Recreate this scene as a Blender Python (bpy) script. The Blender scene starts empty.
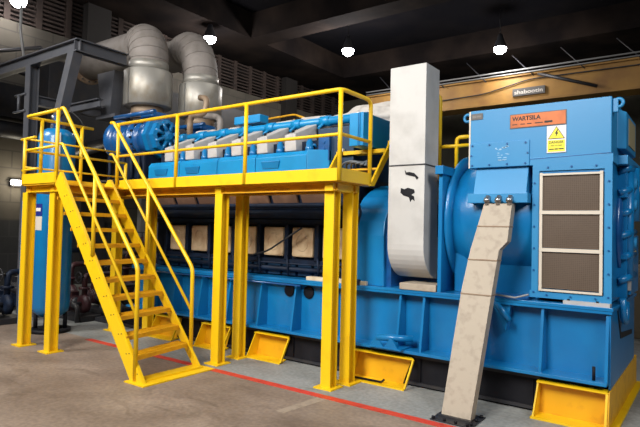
import bpy, bmesh, math, random
from mathutils import Vector, Matrix, Quaternion
SC = bpy.context.scene
COL = SC.collection
PI = math.pi
random.seed(7)

# ------------------------------------------------------------------ camera
cam_d = bpy.data.cameras.new('camera')
cam = bpy.data.objects.new('camera', cam_d)
COL.objects.link(cam)
CY, CP, CR = math.radians(-36.02), math.radians(1.7227), math.radians(-1.3534)
fw = Vector((math.sin(CY) * math.cos(CP), math.cos(CY) * math.cos(CP), math.sin(CP)))
rt0 = Vector((math.cos(CY), -math.sin(CY), 0))
dn0 = fw.cross(rt0)
rt = rt0 * math.cos(CR) + dn0 * math.sin(CR)
dn = dn0 * math.cos(CR) - rt0 * math.sin(CR)
m = Matrix((rt, -dn, -fw)).transposed().to_4x4()
m.translation = Vector((0, 0, 1.6))
cam.matrix_world = m
cam_d.sensor_width = 36
cam_d.lens = 36 * 546.4 / 640
cam_d.clip_end = 200
SC.camera = cam

# ------------------------------------------------------------------ world and light
SC.view_settings.view_transform = 'Standard'
SC.view_settings.look = 'None'
SC.view_settings.gamma = 1
SC.view_settings.exposure = -0.1
w = bpy.data.worlds.new('hall_air'); SC.world = w
w.use_nodes = True
w.node_tree.nodes['Background'].inputs[0].default_value = (0.75, 0.85, 1.0, 1)
w.node_tree.nodes['Background'].inputs[1].default_value = 0.035

def area(name, loc, to, size, power, col=(1, .96, .9)):
    d = bpy.data.lights.new(name, 'AREA'); d.shape = 'SQUARE'; d.size = size
    d.energy = power; d.color = col; d.spread = 1.9
    o = bpy.data.objects.new(name, d); COL.objects.link(o)
    o.location = loc
    o.rotation_euler = (Vector(to) - Vector(loc)).to_track_quat('-Z', 'Y').to_euler()
    return o
# added soft area lights, unseen, standing in for further lamps overhead
area('added_area_light', (-3.0, -2.5, 6.6), (-3.6, 5.2, 1.2), 3.0, 440, (1, .97, .93))
area('added_area_light', (4.0, 1.0, 6.0), (-2.0, 5.5, 1.2), 2.5, 135, (.95, .97, 1))
area('added_area_light', (-9.0, -0.5, 6.6), (-7.0, 5.0, 1.2), 2.5, 215, (1, .97, .93))
area('added_area_light', (-5.0, 7.6, 7.2), (-5.0, 6.2, 2.4), 2.2, 28, (1, .95, .88))

# ------------------------------------------------------------------ materials
def lin(c):
    return tuple(((v / 255) / 12.92 if v / 255 <= .04045 else ((v / 255 + .055) / 1.055) ** 2.4) for v in c)
def mat(name, col, rough=.5, metal=0, col2=None, scale=6, lo=.45, hi=.7, bump=0, bscale=40, coat=0, detail=6, spec=.5):
    """procedural surface: a base colour with blotches of dirt or wear of a second colour, and a light bump"""
    mt = bpy.data.materials.new(name); mt.use_nodes = True
    nt = mt.node_tree; b = nt.nodes['Principled BSDF']
    b.inputs['Base Color'].default_value = (*col, 1)
    b.inputs['Roughness'].default_value = rough
    b.inputs['Metallic'].default_value = metal
    b.inputs['Coat Weight'].default_value = coat
    b.inputs['Specular IOR Level'].default_value = spec
    tc = nt.nodes.new('ShaderNodeTexCoord')
    if col2:
        n = nt.nodes.new('ShaderNodeTexNoise'); n.inputs['Scale'].default_value = scale; n.inputs['Detail'].default_value = detail
        r = nt.nodes.new('ShaderNodeValToRGB')
        r.color_ramp.elements[0].position = lo; r.color_ramp.elements[1].position = hi
        r.color_ramp.elements[0].color = (*col, 1); r.color_ramp.elements[1].color = (*col2, 1)
        nt.links.new(tc.outputs['Object'], n.inputs['Vector'])
        nt.links.new(n.outputs['Fac'], r.inputs['Fac'])
        nt.links.new(r.outputs['Color'], b.inputs['Base Color'])
    if bump:
        n2 = nt.nodes.new('ShaderNodeTexNoise'); n2.inputs['Scale'].default_value = bscale; n2.inputs['Detail'].default_value = 4
        bp = nt.nodes.new('ShaderNodeBump'); bp.inputs['Strength'].default_value = bump; bp.inputs['Distance'].default_value = .02
        nt.links.new(tc.outputs['Object'], n2.inputs['Vector'])
        nt.links.new(n2.outputs['Fac'], bp.inputs['Height'])
        nt.links.new(bp.outputs['Normal'], b.inputs['Normal'])
    return mt
def emit(name, col, s):
    mt = bpy.data.materials.new(name); mt.use_nodes = True
    nt = mt.node_tree; b = nt.nodes['Principled BSDF']
    b.inputs['Base Color'].default_value = (*col, 1)
    b.inputs['Emission Color'].default_value = (*col, 1); b.inputs['Emission Strength'].default_value = s
    return mt

BLUE = mat('blue_paint', (.004, .155, .385), .32, col2=(.006, .185, .43), scale=3, coat=.25, bump=.04, bscale=25)
BLUE2 = mat('hood_blue_paint', (.022, .215, .45), .42, col2=(.026, .24, .49), scale=2.5, bump=.03, bscale=60)
CYAN = mat('bright_blue_paint', (.006, .25, .55), .35, col2=(.008, .22, .50), scale=4)
DBLUE = mat('turbo_blue_paint', (.008, .09, .28), .3, col2=(.006, .06, .2), scale=7, coat=.3, bump=.1, bscale=20)
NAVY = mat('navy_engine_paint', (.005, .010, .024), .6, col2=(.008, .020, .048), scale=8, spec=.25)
YEL = mat('yellow_paint', (.80, .50, .005), .42, col2=(.70, .39, .006), scale=5, lo=.55, hi=.8, bump=.03)
YELD = mat('worn_yellow_paint', (.74, .38, .006), .5, col2=(.5, .22, .01), scale=7, lo=.5, hi=.8)
BLACK = mat('black_paint', (.006, .006, .009), .6, col2=(.011, .011, .014), scale=5, spec=.2)
RUBBER = mat('black_rubber', (.006, .006, .007), .6)
WHITE = mat('white_sheet', (.52, .51, .49), .55, col2=(.43, .42, .40), scale=4, bump=.05, bscale=12)
STAINED = mat('stained_white_sheet', (.385, .325, .25), .6, col2=(.25, .20, .15), scale=14, lo=.5, hi=.85, bump=.08, bscale=15)
COVERG = mat('grey_cast_cover', (.44, .43, .42), .5, col2=(.36, .35, .34), scale=6)
TAN = mat('tan_access_door', (.60, .46, .29), .5, col2=(.30, .17, .08), scale=5, lo=.40, hi=.75, bump=.15, bscale=12)
GALV = mat('aluminium_cladding', (.40, .385, .35), .45, .45, col2=(.24, .19, .12), scale=2.6, lo=.48, hi=.75, bump=.06, bscale=14)
LAG = mat('grey_lagging', (.30, .27, .25), .65, .1, col2=(.22, .195, .175), scale=4, bump=.12, bscale=10)
RUSTP = mat('tan_steam_pipe', (.30, .22, .15), .55, .2, col2=(.20, .12, .07), scale=6)
STEEL = mat('grey_steel_paint', (.085, .09, .105), .5, col2=(.11, .11, .12), scale=4)
DSTEEL = mat('dark_steel', (.02, .021, .026), .5, col2=(.035, .03, .028), scale=5)
CHROME = mat('bare_steel', (.45, .45, .45), .3, .9)
CLOTH = mat('white_blanket', (.5, .47, .43), .8, col2=(.36, .33, .3), scale=7, bump=.5, bscale=9)
SCREEN_FRAME = mat('cream_frame', (.60, .54, .45), .5)
MAROON = mat('maroon_paint', (.05, .012, .014), .5, col2=(.03, .01, .012), scale=8)
GIRD = mat('ochre_girder_paint', (.36, .19, .035), .6, col2=(.22, .105, .022), scale=1.2, lo=.4, hi=.7)
WOOD = mat('bare_timber', (.6, .52, .38), .7, col2=(.45, .36, .24), scale=8)
PLATE = mat('copper_plate', (.40, .11, .03), .45, .35, col2=(.32, .085, .025), scale=9)
SIGNY = mat('sign_yellow', (.82, .72, .03), .5)
SIGNW = mat('sign_white', (.72, .68, .66), .5)
INK = mat('black_ink', (.012, .01, .01), .6)
GREYPLATE = mat('grey_nameplate', (.09, .085, .08), .5)
CREAM = mat('cream_letters', (.6, .56, .5), .5)
LABELB = mat('navy_label', (.01, .02, .2), .5)
CONC = mat('concrete_block', (.022, .019, .017), .85, col2=(.016, .014, .012), scale=1.5, bump=.2, bscale=8)
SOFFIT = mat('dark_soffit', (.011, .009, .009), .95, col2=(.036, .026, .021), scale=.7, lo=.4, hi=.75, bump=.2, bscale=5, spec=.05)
LAMPM = emit('lamp_glow', (1, .97, .98), 40)
TUBEM = emit('tube_glow', (1, .93, .8), 25)
PIPEG = mat('grey_white_bundle', (.25, .25, .25), .5)

def screen_mat():
    mt = bpy.data.materials.new('filter_mesh'); mt.use_nodes = True
    nt = mt.node_tree; b = nt.nodes['Principled BSDF']; b.inputs['Roughness'].default_value = .7
    tc = nt.nodes.new('ShaderNodeTexCoord')
    br = nt.nodes.new('ShaderNodeTexBrick'); br.inputs['Scale'].default_value = 1
    br.offset = 0
    br.inputs['Brick Width'].default_value = .016; br.inputs['Row Height'].default_value = .016
    br.inputs['Mortar Size'].default_value = .0022
    br.inputs['Color1'].default_value = (.082, .054, .034, 1); br.inputs['Color2'].default_value = (.070, .046, .029, 1)
    br.inputs['Mortar'].default_value = (.105, .074, .052, 1)
    sp = nt.nodes.new('ShaderNodeSeparateXYZ'); cb = nt.nodes.new('ShaderNodeCombineXYZ')
    nt.links.new(tc.outputs['Object'], sp.inputs[0])
    nt.links.new(sp.outputs['X'], cb.inputs['X']); nt.links.new(sp.outputs['Z'], cb.inputs['Y'])
    nt.links.new(cb.outputs[0], br.inputs['Vector'])
    nt.links.new(br.outputs['Color'], b.inputs['Base Color'])
    return mt
SCREEN = screen_mat()

def block_mat():
    """concrete block wall: grey paint up to 1.65 m, bare blocks above"""
    mt = bpy.data.materials.new('block_wall'); mt.use_nodes = True
    nt = mt.node_tree; b = nt.nodes['Principled BSDF']; b.inputs['Roughness'].default_value = .85
    tc = nt.nodes.new('ShaderNodeTexCoord')
    sp = nt.nodes.new('ShaderNodeSeparateXYZ'); ad = nt.nodes.new('ShaderNodeMath'); cb = nt.nodes.new('ShaderNodeCombineXYZ')
    nt.links.new(tc.outputs['Object'], sp.inputs[0])
    nt.links.new(sp.outputs['X'], ad.inputs[0]); nt.links.new(sp.outputs['Y'], ad.inputs[1])
    nt.links.new(ad.outputs[0], cb.inputs['X']); nt.links.new(sp.outputs['Z'], cb.inputs['Y'])
    bricks = []
    for c1, c2, mo in (((.115, .102, .08, 1), (.098, .087, .069, 1), (.072, .064, .053, 1)), ((.040, .041, .042, 1), (.034, .035, .036, 1), (.05, .05, .05, 1))):
        br = nt.nodes.new('ShaderNodeTexBrick'); br.inputs['Scale'].default_value = 1
        br.inputs['Brick Width'].default_value = .9; br.inputs['Row Height'].default_value = .42; br.inputs['Mortar Size'].default_value = .018
        br.inputs['Color1'].default_value = c1; br.inputs['Color2'].default_value = c2; br.inputs['Mortar'].default_value = mo
        nt.links.new(cb.outputs[0], br.inputs['Vector']); bricks.append(br)
    gt = nt.nodes.new('ShaderNodeMath'); gt.operation = 'GREATER_THAN'; gt.inputs[1].default_value = 1.66
    nt.links.new(sp.outputs['Z'], gt.inputs[0])
    mx = nt.nodes.new('ShaderNodeMix'); mx.data_type = 'RGBA'
    nt.links.new(gt.outputs[0], mx.inputs[0])
    nt.links.new(bricks[1].outputs['Color'], mx.inputs[6]); nt.links.new(bricks[0].outputs['Color'], mx.inputs[7])
    n = nt.nodes.new('ShaderNodeTexNoise'); n.inputs['Scale'].default_value = .8; n.inputs['Detail'].default_value = 8
    nt.links.new(tc.outputs['Object'], n.inputs['Vector'])
    mr = nt.nodes.new('ShaderNodeMapRange'); mr.inputs['From Min'].default_value = .3; mr.inputs['From Max'].default_value = .7
    mr.inputs['To Min'].default_value = .6; mr.inputs['To Max'].default_value = 1.15
    nt.links.new(n.outputs['Fac'], mr.inputs['Value'])
    m2 = nt.nodes.new('ShaderNodeMix'); m2.data_type = 'RGBA'; m2.blend_type = 'MULTIPLY'; m2.inputs[0].default_value = 1
    nt.links.new(mx.outputs[2], m2.inputs[6]); nt.links.new(mr.outputs[0], m2.inputs[7])
    nt.links.new(m2.outputs[2], b.inputs['Base Color'])
    return mt
BLOCK = block_mat()

def floor_mat():
    """brown worn concrete; the strip behind the red line is painted grey; scuffs and dark tyre stains"""
    mt = bpy.data.materials.new('hall_floor'); mt.use_nodes = True
    nt = mt.node_tree; L = nt.links; b = nt.nodes['Principled BSDF']
    tc = nt.nodes.new('ShaderNodeTexCoord')
    def noise(s, d, dist=0, sc=(1, 1, 1)):
        mp = nt.nodes.new('ShaderNodeMapping'); mp.inputs['Scale'].default_value = sc
        L.new(tc.outputs['Object'], mp.inputs['Vector'])
        n = nt.nodes.new('ShaderNodeTexNoise'); n.inputs['Scale'].default_value = s; n.inputs['Detail'].default_value = d
        n.inputs['Distortion'].default_value = dist
        L.new(mp.outputs[0], n.inputs['Vector']); return n
    def ramp(n, p0, c0, p1, c1):
        r = nt.nodes.new('ShaderNodeValToRGB')
        r.color_ramp.elements[0].position = p0; r.color_ramp.elements[0].color = (*c0, 1)
        r.color_ramp.elements[1].position = p1; r.color_ramp.elements[1].color = (*c1, 1)
        L.new(n.outputs['Fac'], r.inputs['Fac']); return r
    r1 = ramp(noise(1.3, 10, .3, (.9, 1.2, 1)), .30, (.155, .112, .082), .70, (.285, .220, .168))
    r2 = ramp(noise(26, 6), .3, (.78, .78, .78), .7, (1.12, 1.12, 1.12))
    r3 = ramp(noise(1.0, 8, .3), .35, (.20, .205, .195), .7, (.31, .315, .30))
    sp = nt.nodes.new('ShaderNodeSeparateXYZ'); L.new(tc.outputs['Object'], sp.inputs[0])
    gt = nt.nodes.new('ShaderNodeMath'); gt.operation = 'GREATER_THAN'; gt.inputs[1].default_value = 4.375 - 7.5
    L.new(sp.outputs['Y'], gt.inputs[0])
    mx = nt.nodes.new('ShaderNodeMix'); mx.data_type = 'RGBA'
    L.new(gt.outputs[0], mx.inputs[0]); L.new(r1.outputs[0], mx.inputs[6]); L.new(r3.outputs[0], mx.inputs[7])
    m2 = nt.nodes.new('ShaderNodeMix'); m2.data_type = 'RGBA'; m2.blend_type = 'MULTIPLY'; m2.inputs[0].default_value = 1
    L.new(mx.outputs[2], m2.inputs[6]); L.new(r2.outputs[0], m2.inputs[7])
    st = ramp(noise(2.3, 5, 1.2, (.8, 1.5, 1)), .58, (1, 1, 1), .74, (.68, .66, .64))
    m3 = nt.nodes.new('ShaderNodeMix'); m3.data_type = 'RGBA'; m3.blend_type = 'MULTIPLY'; m3.inputs[0].default_value = 1
    L.new(m2.outputs[2], m3.inputs[6]); L.new(st.outputs[0], m3.inputs[7])
    L.new(m3.outputs[2], b.inputs['Base Color'])
    b.inputs['Roughness'].default_value = .62
    bp = nt.nodes.new('ShaderNodeBump'); bp.inputs['Strength'].default_value = .12; bp.inputs['Distance'].default_value = .01
    L.new(noise(40, 4).outputs['Fac'], bp.inputs['Height']); L.new(bp.outputs['Normal'], b.inputs['Normal'])
    return mt
FLOOR = floor_mat()
REDLINE = mat('red_floor_paint', (.55, .045, .022), .55, col2=(.30, .03, .02), scale=9, lo=.5, hi=.8)

# ------------------------------------------------------------------ builders
class MB:
    def __init__(s): s.bm = bmesh.new()
    def _add(s, vs, fs, smooth=False):
        v = [s.bm.verts.new(p) for p in vs]
        for f in fs:
            try:
                fc = s.bm.faces.new([v[i] for i in f]); fc.smooth = smooth
            except ValueError: pass
        return s
    def box(s, x0, x1, y0, y1, z0, z1, bev=0):
        return s.prism([(x0, y0), (x1, y0), (x1, y1), (x0, y1)], 'z', z0, z1, bev)
    def prism(s, poly, axis, a, b, bev=0):
        """extrude a 2D polygon along an axis: 'x' takes (y,z), 'y' takes (x,z), 'z' takes (x,y)"""
        def P(p, t): return {'x': (t, p[0], p[1]), 'y': (p[0], t, p[1]), 'z': (p[0], p[1], t)}[axis]
        n = len(poly)
        bm = bmesh.new()
        v0 = [bm.verts.new(P(p, a)) for p in poly]; v1 = [bm.verts.new(P(p, b)) for p in poly]
        bm.faces.new(v0); bm.faces.new(list(reversed(v1)))
        for i in range(n): bm.faces.new([v0[i], v1[i], v1[(i + 1) % n], v0[(i + 1) % n]])
        s._merge(bm, bev); return s
    def _merge(s, bm, bev=0):
        bmesh.ops.recalc_face_normals(bm, faces=bm.faces)
        if bev:
            bmesh.ops.bevel(bm, geom=list(bm.edges), offset=bev, segments=2, affect='EDGES', clamp_overlap=True, profile=.6)
        me = bpy.data.meshes.new('t'); bm.to_mesh(me); bm.free()
        s.bm.from_mesh(me); bpy.data.meshes.remove(me)
    def hexa(s, pts, bev=0):
        """a solid from eight corners: four of the bottom, four of the top, in the same order"""
        bm = bmesh.new(); v = [bm.verts.new(p) for p in pts]
        for f in ((0, 1, 2, 3), (4, 5, 6, 7), (0, 1, 5, 4), (1, 2, 6, 5), (2, 3, 7, 6), (3, 0, 4, 7)): bm.faces.new([v[i] for i in f])
        s._merge(bm, bev); return s
    def tube(s, pts, r, n=10, bend=0, closed=False, caps=True):
        """round tube along points; bend rounds the inner corners"""
        P = [Vector(p) for p in pts]
        if bend:
            Q = [P[0]]
            for i in range(1, len(P) - 1):
                a, b, c = P[i - 1], P[i], P[i + 1]
                d = min(bend, (a - b).length * .48, (c - b).length * .48)
                p0 = b + (a - b).normalized() * d; p1 = b + (c - b).normalized() * d
                for k in range(7):
                    t = k / 6; Q.append(p0 * (1 - t) ** 2 + b * 2 * t * (1 - t) + p1 * t * t)
            Q.append(P[-1]); P = Q
        rad = r if isinstance(r, (list, tuple)) else [r] * len(P)
        N = len(P); rings = []; prev = None
        for i, p in enumerate(P):
            if closed: t = (P[(i + 1) % N] - P[i - 1])
            else: t = (P[min(i + 1, N - 1)] - P[max(i - 1, 0)])
            t.normalize()
            if prev is None:
                up = Vector((0, 0, 1)) if abs(t.z) < .9 else Vector((1, 0, 0))
                u = t.cross(up).normalized()
            else:
                u = (prev - t * prev.dot(t)).normalized()
            prev = u; v = t.cross(u)
            rings.append([s.bm.verts.new(p + (u * math.cos(2 * PI * k / n) + v * math.sin(2 * PI * k / n)) * rad[i]) for k in range(n)])
        for i in range(N if closed else N - 1):
            a, b = rings[i], rings[(i + 1) % N]
            for k in range(n):
                f = s.bm.faces.new([a[k], a[(k + 1) % n], b[(k + 1) % n], b[k]]); f.smooth = True
        if caps and not closed:
            s.bm.faces.new(list(reversed(rings[0]))); s.bm.faces.new(rings[-1])
        return s
    def cyl(s, a, b, r, n=20): return s.tube([a, b], r, n)
    def lathe(s, prof, c, axis='z', n=32, smooth=True):
        """revolve (radius, height) pairs about an axis through c"""
        c = Vector(c); rings = []
        A = {'z': (Vector((1, 0, 0)), Vector((0, 1, 0)), Vector((0, 0, 1))), 'x': (Vector((0, 1, 0)), Vector((0, 0, 1)), Vector((1, 0, 0))), 'y': (Vector((1, 0, 0)), Vector((0, 0, 1)), Vector((0, 1, 0)))}[axis]
        for r, h in prof:
            if r <= 1e-6: rings.append([s.bm.verts.new(c + A[2] * h)])
            else: rings.append([s.bm.verts.new(c + A[2] * h + (A[0] * math.cos(2 * PI * k / n) + A[1] * math.sin(2 * PI * k / n)) * r) for k in range(n)])
        fs = []
        for a, b in zip(rings, rings[1:]):
            for k in range(n):
                if len(a) == 1 and len(b) == 1: continue
                if len(a) == 1: f = [a[0], b[(k + 1) % n], b[k]]
                elif len(b) == 1: f = [a[k], a[(k + 1) % n], b[0]]
                else: f = [a[k], a[(k + 1) % n], b[(k + 1) % n], b[k]]
                fc = s.bm.faces.new(f); fc.smooth = smooth; fs.append(fc)
        if len(rings[0]) > 1: s.bm.faces.new(rings[0])
        if len(rings[-1]) > 1: s.bm.faces.new(rings[-1])
        return s
    def hbeam(s, cx, cy, z0, z1, w=.14, d=.14, t=.014):
        s.box(cx - w / 2, cx + w / 2, cy - d / 2, cy - d / 2 + t, z0, z1)
        s.box(cx - w / 2, cx + w / 2, cy + d / 2 - t, cy + d / 2, z0, z1)
        return s.box(cx - t / 2, cx + t / 2, cy - d / 2 + t, cy + d / 2 - t, z0, z1)
    def build(s, name, material, parent=None, smooth_angle=None):
        bmesh.ops.recalc_face_normals(s.bm, faces=s.bm.faces)
        if parent is None:
            xs = [v.co for v in s.bm.verts]
            lo = Vector([min(c[i] for c in xs) for i in range(3)]); hi = Vector([max(c[i] for c in xs) for i in range(3)])
            base = Vector(((lo.x + hi.x) / 2, (lo.y + hi.y) / 2, lo.z))
        else:
            base = parent['_b'] if '_b' in parent else (0, 0, 0); base = Vector(base)
        for v in s.bm.verts: v.co -= base
        me = bpy.data.meshes.new(name); s.bm.to_mesh(me); s.bm.free()
        me.materials.append(material)
        o = bpy.data.objects.new(name, me); COL.objects.link(o)
        o['_b'] = tuple(base)
        if parent is None: o.location = base
        else: o.parent = parent
        return o

def tag(o, label, cat, group=None, kind=None):
    o['label'] = label; o['category'] = cat
    if group: o['group'] = group
    if kind: o['kind'] = kind
    return o
def thing(name, loc, label, cat, group=None):
    o = bpy.data.objects.new(name, None); COL.objects.link(o)
    o.empty_display_size = .1
    o.location = loc; o['_b'] = tuple(loc)
    return tag(o, label, cat, group)
def struct(o):
    o['kind'] = 'structure'; return o
def dup(o, off, parent=None, label=None):
    c = o.copy(); COL.objects.link(c)
    if parent is None: c.location = o.location + Vector(off)
    else: c.parent = parent
    if label: c['label'] = label
    for ch in [x for x in o.children]: dup(ch, off, c)
    return c
def part_copy(o, off):
    """a repeated part beside its source, under the same thing, with its own sub-parts"""
    c = o.copy(); COL.objects.link(c); c.parent = o.parent
    c.location = o.location + Vector(off)
    for ch in list(o.children):
        d = ch.copy(); COL.objects.link(d); d.parent = c
    return c
def letters(name, text, at, width, height, material, parent, bold=.02):
    """raised flat lettering as a mesh facing -y, squeezed to a given width and height"""
    cu = bpy.data.curves.new('t', 'FONT'); cu.body = text; cu.size = 1; cu.extrude = 0; cu.offset = bold
    cu.align_x = 'LEFT'
    tmp = bpy.data.objects.new('t', cu); COL.objects.link(tmp)
    bpy.context.view_layer.update()
    me = bpy.data.meshes.new_from_object(tmp.evaluated_get(bpy.context.evaluated_depsgraph_get()))
    bpy.data.objects.remove(tmp); bpy.data.curves.remove(cu)
    xs = [v.co.x for v in me.vertices]; ys = [v.co.y for v in me.vertices]
    x0, x1, y0, y1 = min(xs), max(xs), min(ys), max(ys)
    b = Vector(parent['_b'])
    for v in me.vertices:
        u = (v.co.x - x0) / (x1 - x0) * width; q = (v.co.y - y0) / (y1 - y0) * height
        v.co = Vector((at[0] + u, at[1], at[2] + q)) - b
    me.name = name; me.materials.append(material)
    o = bpy.data.objects.new(name, me); COL.objects.link(o); o.parent = parent; o['_b'] = tuple(b)
    return o
class bolts_mb:
    """a row of equal bolts, each one an object of its own under its part"""
    def __init__(s, pts, d, r=.011, h=.012): s.a = (pts, d, r, h)
    def build(s, name, material, parent):
        pts, d, r, h = s.a
        p0 = Vector(pts[0])
        o = MB().tube([p0, p0 + Vector(d) * h], r, 6).build(name, material, parent)
        for p in pts[1:]:
            c = o.copy(); COL.objects.link(c); c.parent = parent; c.location = Vector(p) - p0
        return o

# ================================================================== SETTING
struct(MB().box(-16, 8, -8, 23, -.2, 0).build('floor', FLOOR))
# left wall: block work up to 6.55, louvred brick screen 6.55..7.6
struct(MB().box(-14.3, -14, -8, 21, 0, 6.55).build('wall_left', BLOCK))
struct(MB().box(-14.9, -14.6, -8, 21, 6.55, 8.4).build('wall_left_upper', mat('dark_behind_vents', (.012, .010, .010), .9)))  # dark sheet behind the vents; its colour stands for the unlit space
vent = MB()
y = -1.0
while y < 20.6:
    vent.box(-14.12, -14.0, y, y + .16, 6.55, 7.6)
    y += .78
for k in range(9):
    z = 6.6 + k * .115
    vent.hexa([(-14.12, -1, z), (-14.02, -1, z), (-14.02, 20.9, z), (-14.12, 20.9, z), (-14.12, -1, z + .05), (-14.02, -1, z + .05), (-14.02, 20.9, z + .05), (-14.12, 20.9, z + .05)])
struct(vent.build('trim_vent', mat('vent_brick', (.045, .030, .024), .9, col2=(.028, .02, .017), scale=3)))
for i, yy in enumerate((8.4, 16.8)):
    struct(MB().box(-14, -13.75, yy - .35, yy + .35, 0, 7.6).build('trim_%d' % (i + 1), CONC))
struct(MB().box(-14.3, 8, 21, 21.3, 0, 8.4).build('wall_back', mat('olive_wall', (.06, .055, .038), .9, col2=(.042, .038, .027), scale=.8)))
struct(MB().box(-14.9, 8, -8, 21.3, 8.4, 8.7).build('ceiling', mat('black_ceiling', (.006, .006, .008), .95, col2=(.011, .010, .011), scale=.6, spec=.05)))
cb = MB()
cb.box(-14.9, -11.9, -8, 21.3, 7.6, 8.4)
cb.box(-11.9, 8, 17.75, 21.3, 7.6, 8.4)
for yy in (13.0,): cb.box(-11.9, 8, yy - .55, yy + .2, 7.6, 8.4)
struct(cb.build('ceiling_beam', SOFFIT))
ln = tag(MB().box(-7.1, 1.5, 4.282, 4.378, 0, .0025).build('floor_line', REDLINE), 'red painted safety line running along the floor in front of the engine', 'floor line')
struct(ln)

struct(MB().prism([(-3.14, 3.72), (-3.05, 3.72), (-2.98, 4.27), (-3.09, 4.27)], 'z', 0, .0012).build('floor_scuff', mat('scuffed_concrete', (.30, .24, .18), .7, col2=(.22, .17, .125), scale=12)))
struct(MB().box(8, 8.3, -8, 21, 0, 8.4).build('wall_right', CONC))
# high-bay lamps
def lamp(x, y, z, label, power=260):
    t = thing('high_bay_lamp', (x, y, z), label, 'lamp', 'high bay lamps under the roof')
    MB().lathe([(0, .42), (.06, .42), (.09, .3), (.2, .02), (.2, 0), (.185, 0), (.08, .28), (0, .3)], (x, y, z), n=24).build('lamp_shade', DSTEEL, t)
    MB().lathe([(0, .17), (.1, .15), (.165, .06), (.185, -.02), (.155, -.11), (.085, -.165), (0, -.185)], (x, y, z), n=24).build('bulb', LAMPM, t)
    MB().cyl((x, y, z + .42), (x, y, 8.4), .012, 6).build('hanger', DSTEEL, t)
    d = bpy.data.lights.new('lamp_light', 'POINT'); d.energy = power; d.shadow_soft_size = .2; d.color = (1, .95, .92)
    o = bpy.data.objects.new('lamp_light', d); COL.objects.link(o); o.parent = t; o.location = (0, 0, -.5)
    return t
lamp(-9.27, 14.02, 7.2, 'hanging high bay lamp in the dark roof bay, between rear exhaust pipe and white duct', 420)
lamp(-5.29, 16.29, 7.2, 'hanging high bay lamp just above the yellow crane girder, right of the white duct', 120)
lamp(-12.15, 10.96, 7.2, 'high bay lamp just right of the two bent exhaust pipes', 120)
lamp(-13.45, 6.1, 6.9, 'high bay lamp at far left, cut by the top edge, near the vent bricks', 20)
t = thing('bulkhead_light', (-13.9, 6.47, 2.5), 'glowing lamp low on the block wall left of the yellow landing', 'lamp')
MB().box(-14, -13.9, 6.3, 6.62, 2.48, 2.68, .02).build('housing', DSTEEL, t)
MB().box(-13.9, -13.82, 6.29, 6.63, 2.53, 2.64, .02).build('lens', TUBEM, t)
d = bpy.data.lights.new('bulkhead_glow', 'POINT'); d.energy = 30; d.color = (1, .88, .68); d.shadow_soft_size = .1
o = bpy.data.objects.new('bulkhead_glow', d); COL.objects.link(o); o.parent = t; o.location = (.4, 0, .05)

# ================================================================== CRANE GIRDER
t = thing('crane_girder', (-4, 17, 5.7), 'ochre yellow overhead crane girder spanning behind the white duct', 'crane girder')
MB().box(-10.3, 4, 17, 17.6, 5.68, 6.45).box(-10.3, 4, 16.9, 17.7, 6.45, 6.5).box(-10.3, 4, 16.92, 17.68, 5.64, 5.7).build('beam', GIRD, t)
mb = MB()
mb.tube([(-10.3, 16.85, 6.62), (4, 16.85, 6.62)], .025, 6)
mb.tube([(-10.3, 16.85, 6.52), (4, 16.85, 6.52)], .02, 6)
mb.build('rail', PIPEG, t)
for x in (-9.4, -7.6, -6.2, -4.75, -3.35, -1.9):
    mb = MB(); mb.tube([(x - .35, 16.86, 7.1), (x + .1, 16.86, 6.6), (x + .3, 16.86, 6.38)], .018, 6); mb.build('cable_hanger', DSTEEL, t)
MB().tube([(-4.35, 16.94, 6.45), (-2.75, 16.94, 5.85)], .05, 6).build('brace', DSTEEL, t)
MB().tube([(-10, 16.95, 6.05), (-8, 16.95, 5.98), (-6, 16.95, 6.03), (-4.6, 16.95, 6.32), (-2, 16.95, 6.3), (1, 16.95, 6.32)], .018, 6, bend=.3).build('cable', DSTEEL, t)
pl = MB().box(-5.10, -4.15, 16.94, 16.99, 5.84, 6.07).build('nameplate', GREYPLATE, t)
letters('lettering', 'shabootin', (-5.04, 16.935, 5.89), .83, .12, CREAM, pl)

# ================================================================== FOUNDATION, CHOCKS, BASE SKID
t = thing('foundation_block', (-4, 6, 0), 'long black foundation block under the blue engine base', 'foundation')
MB().box(-7.6, -.76, 5.24, 6.74, 0, .36).build('block', BLACK, t)
mb = MB()
for i in range(12):
    x0 = -7.5 + i * .56
    mb.box(x0 + .01, x0 + .55, 5.225, 5.245, .03, .3, .004)
mb.build('cover_sheet', BLACK, t)
MB().box(-7.6, -.78, 5.205, 5.24, .02, .05).box(-7.6, -.78, 5.203, 5.24, .30, .335).build('angle_rail', DSTEEL, t)

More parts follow.
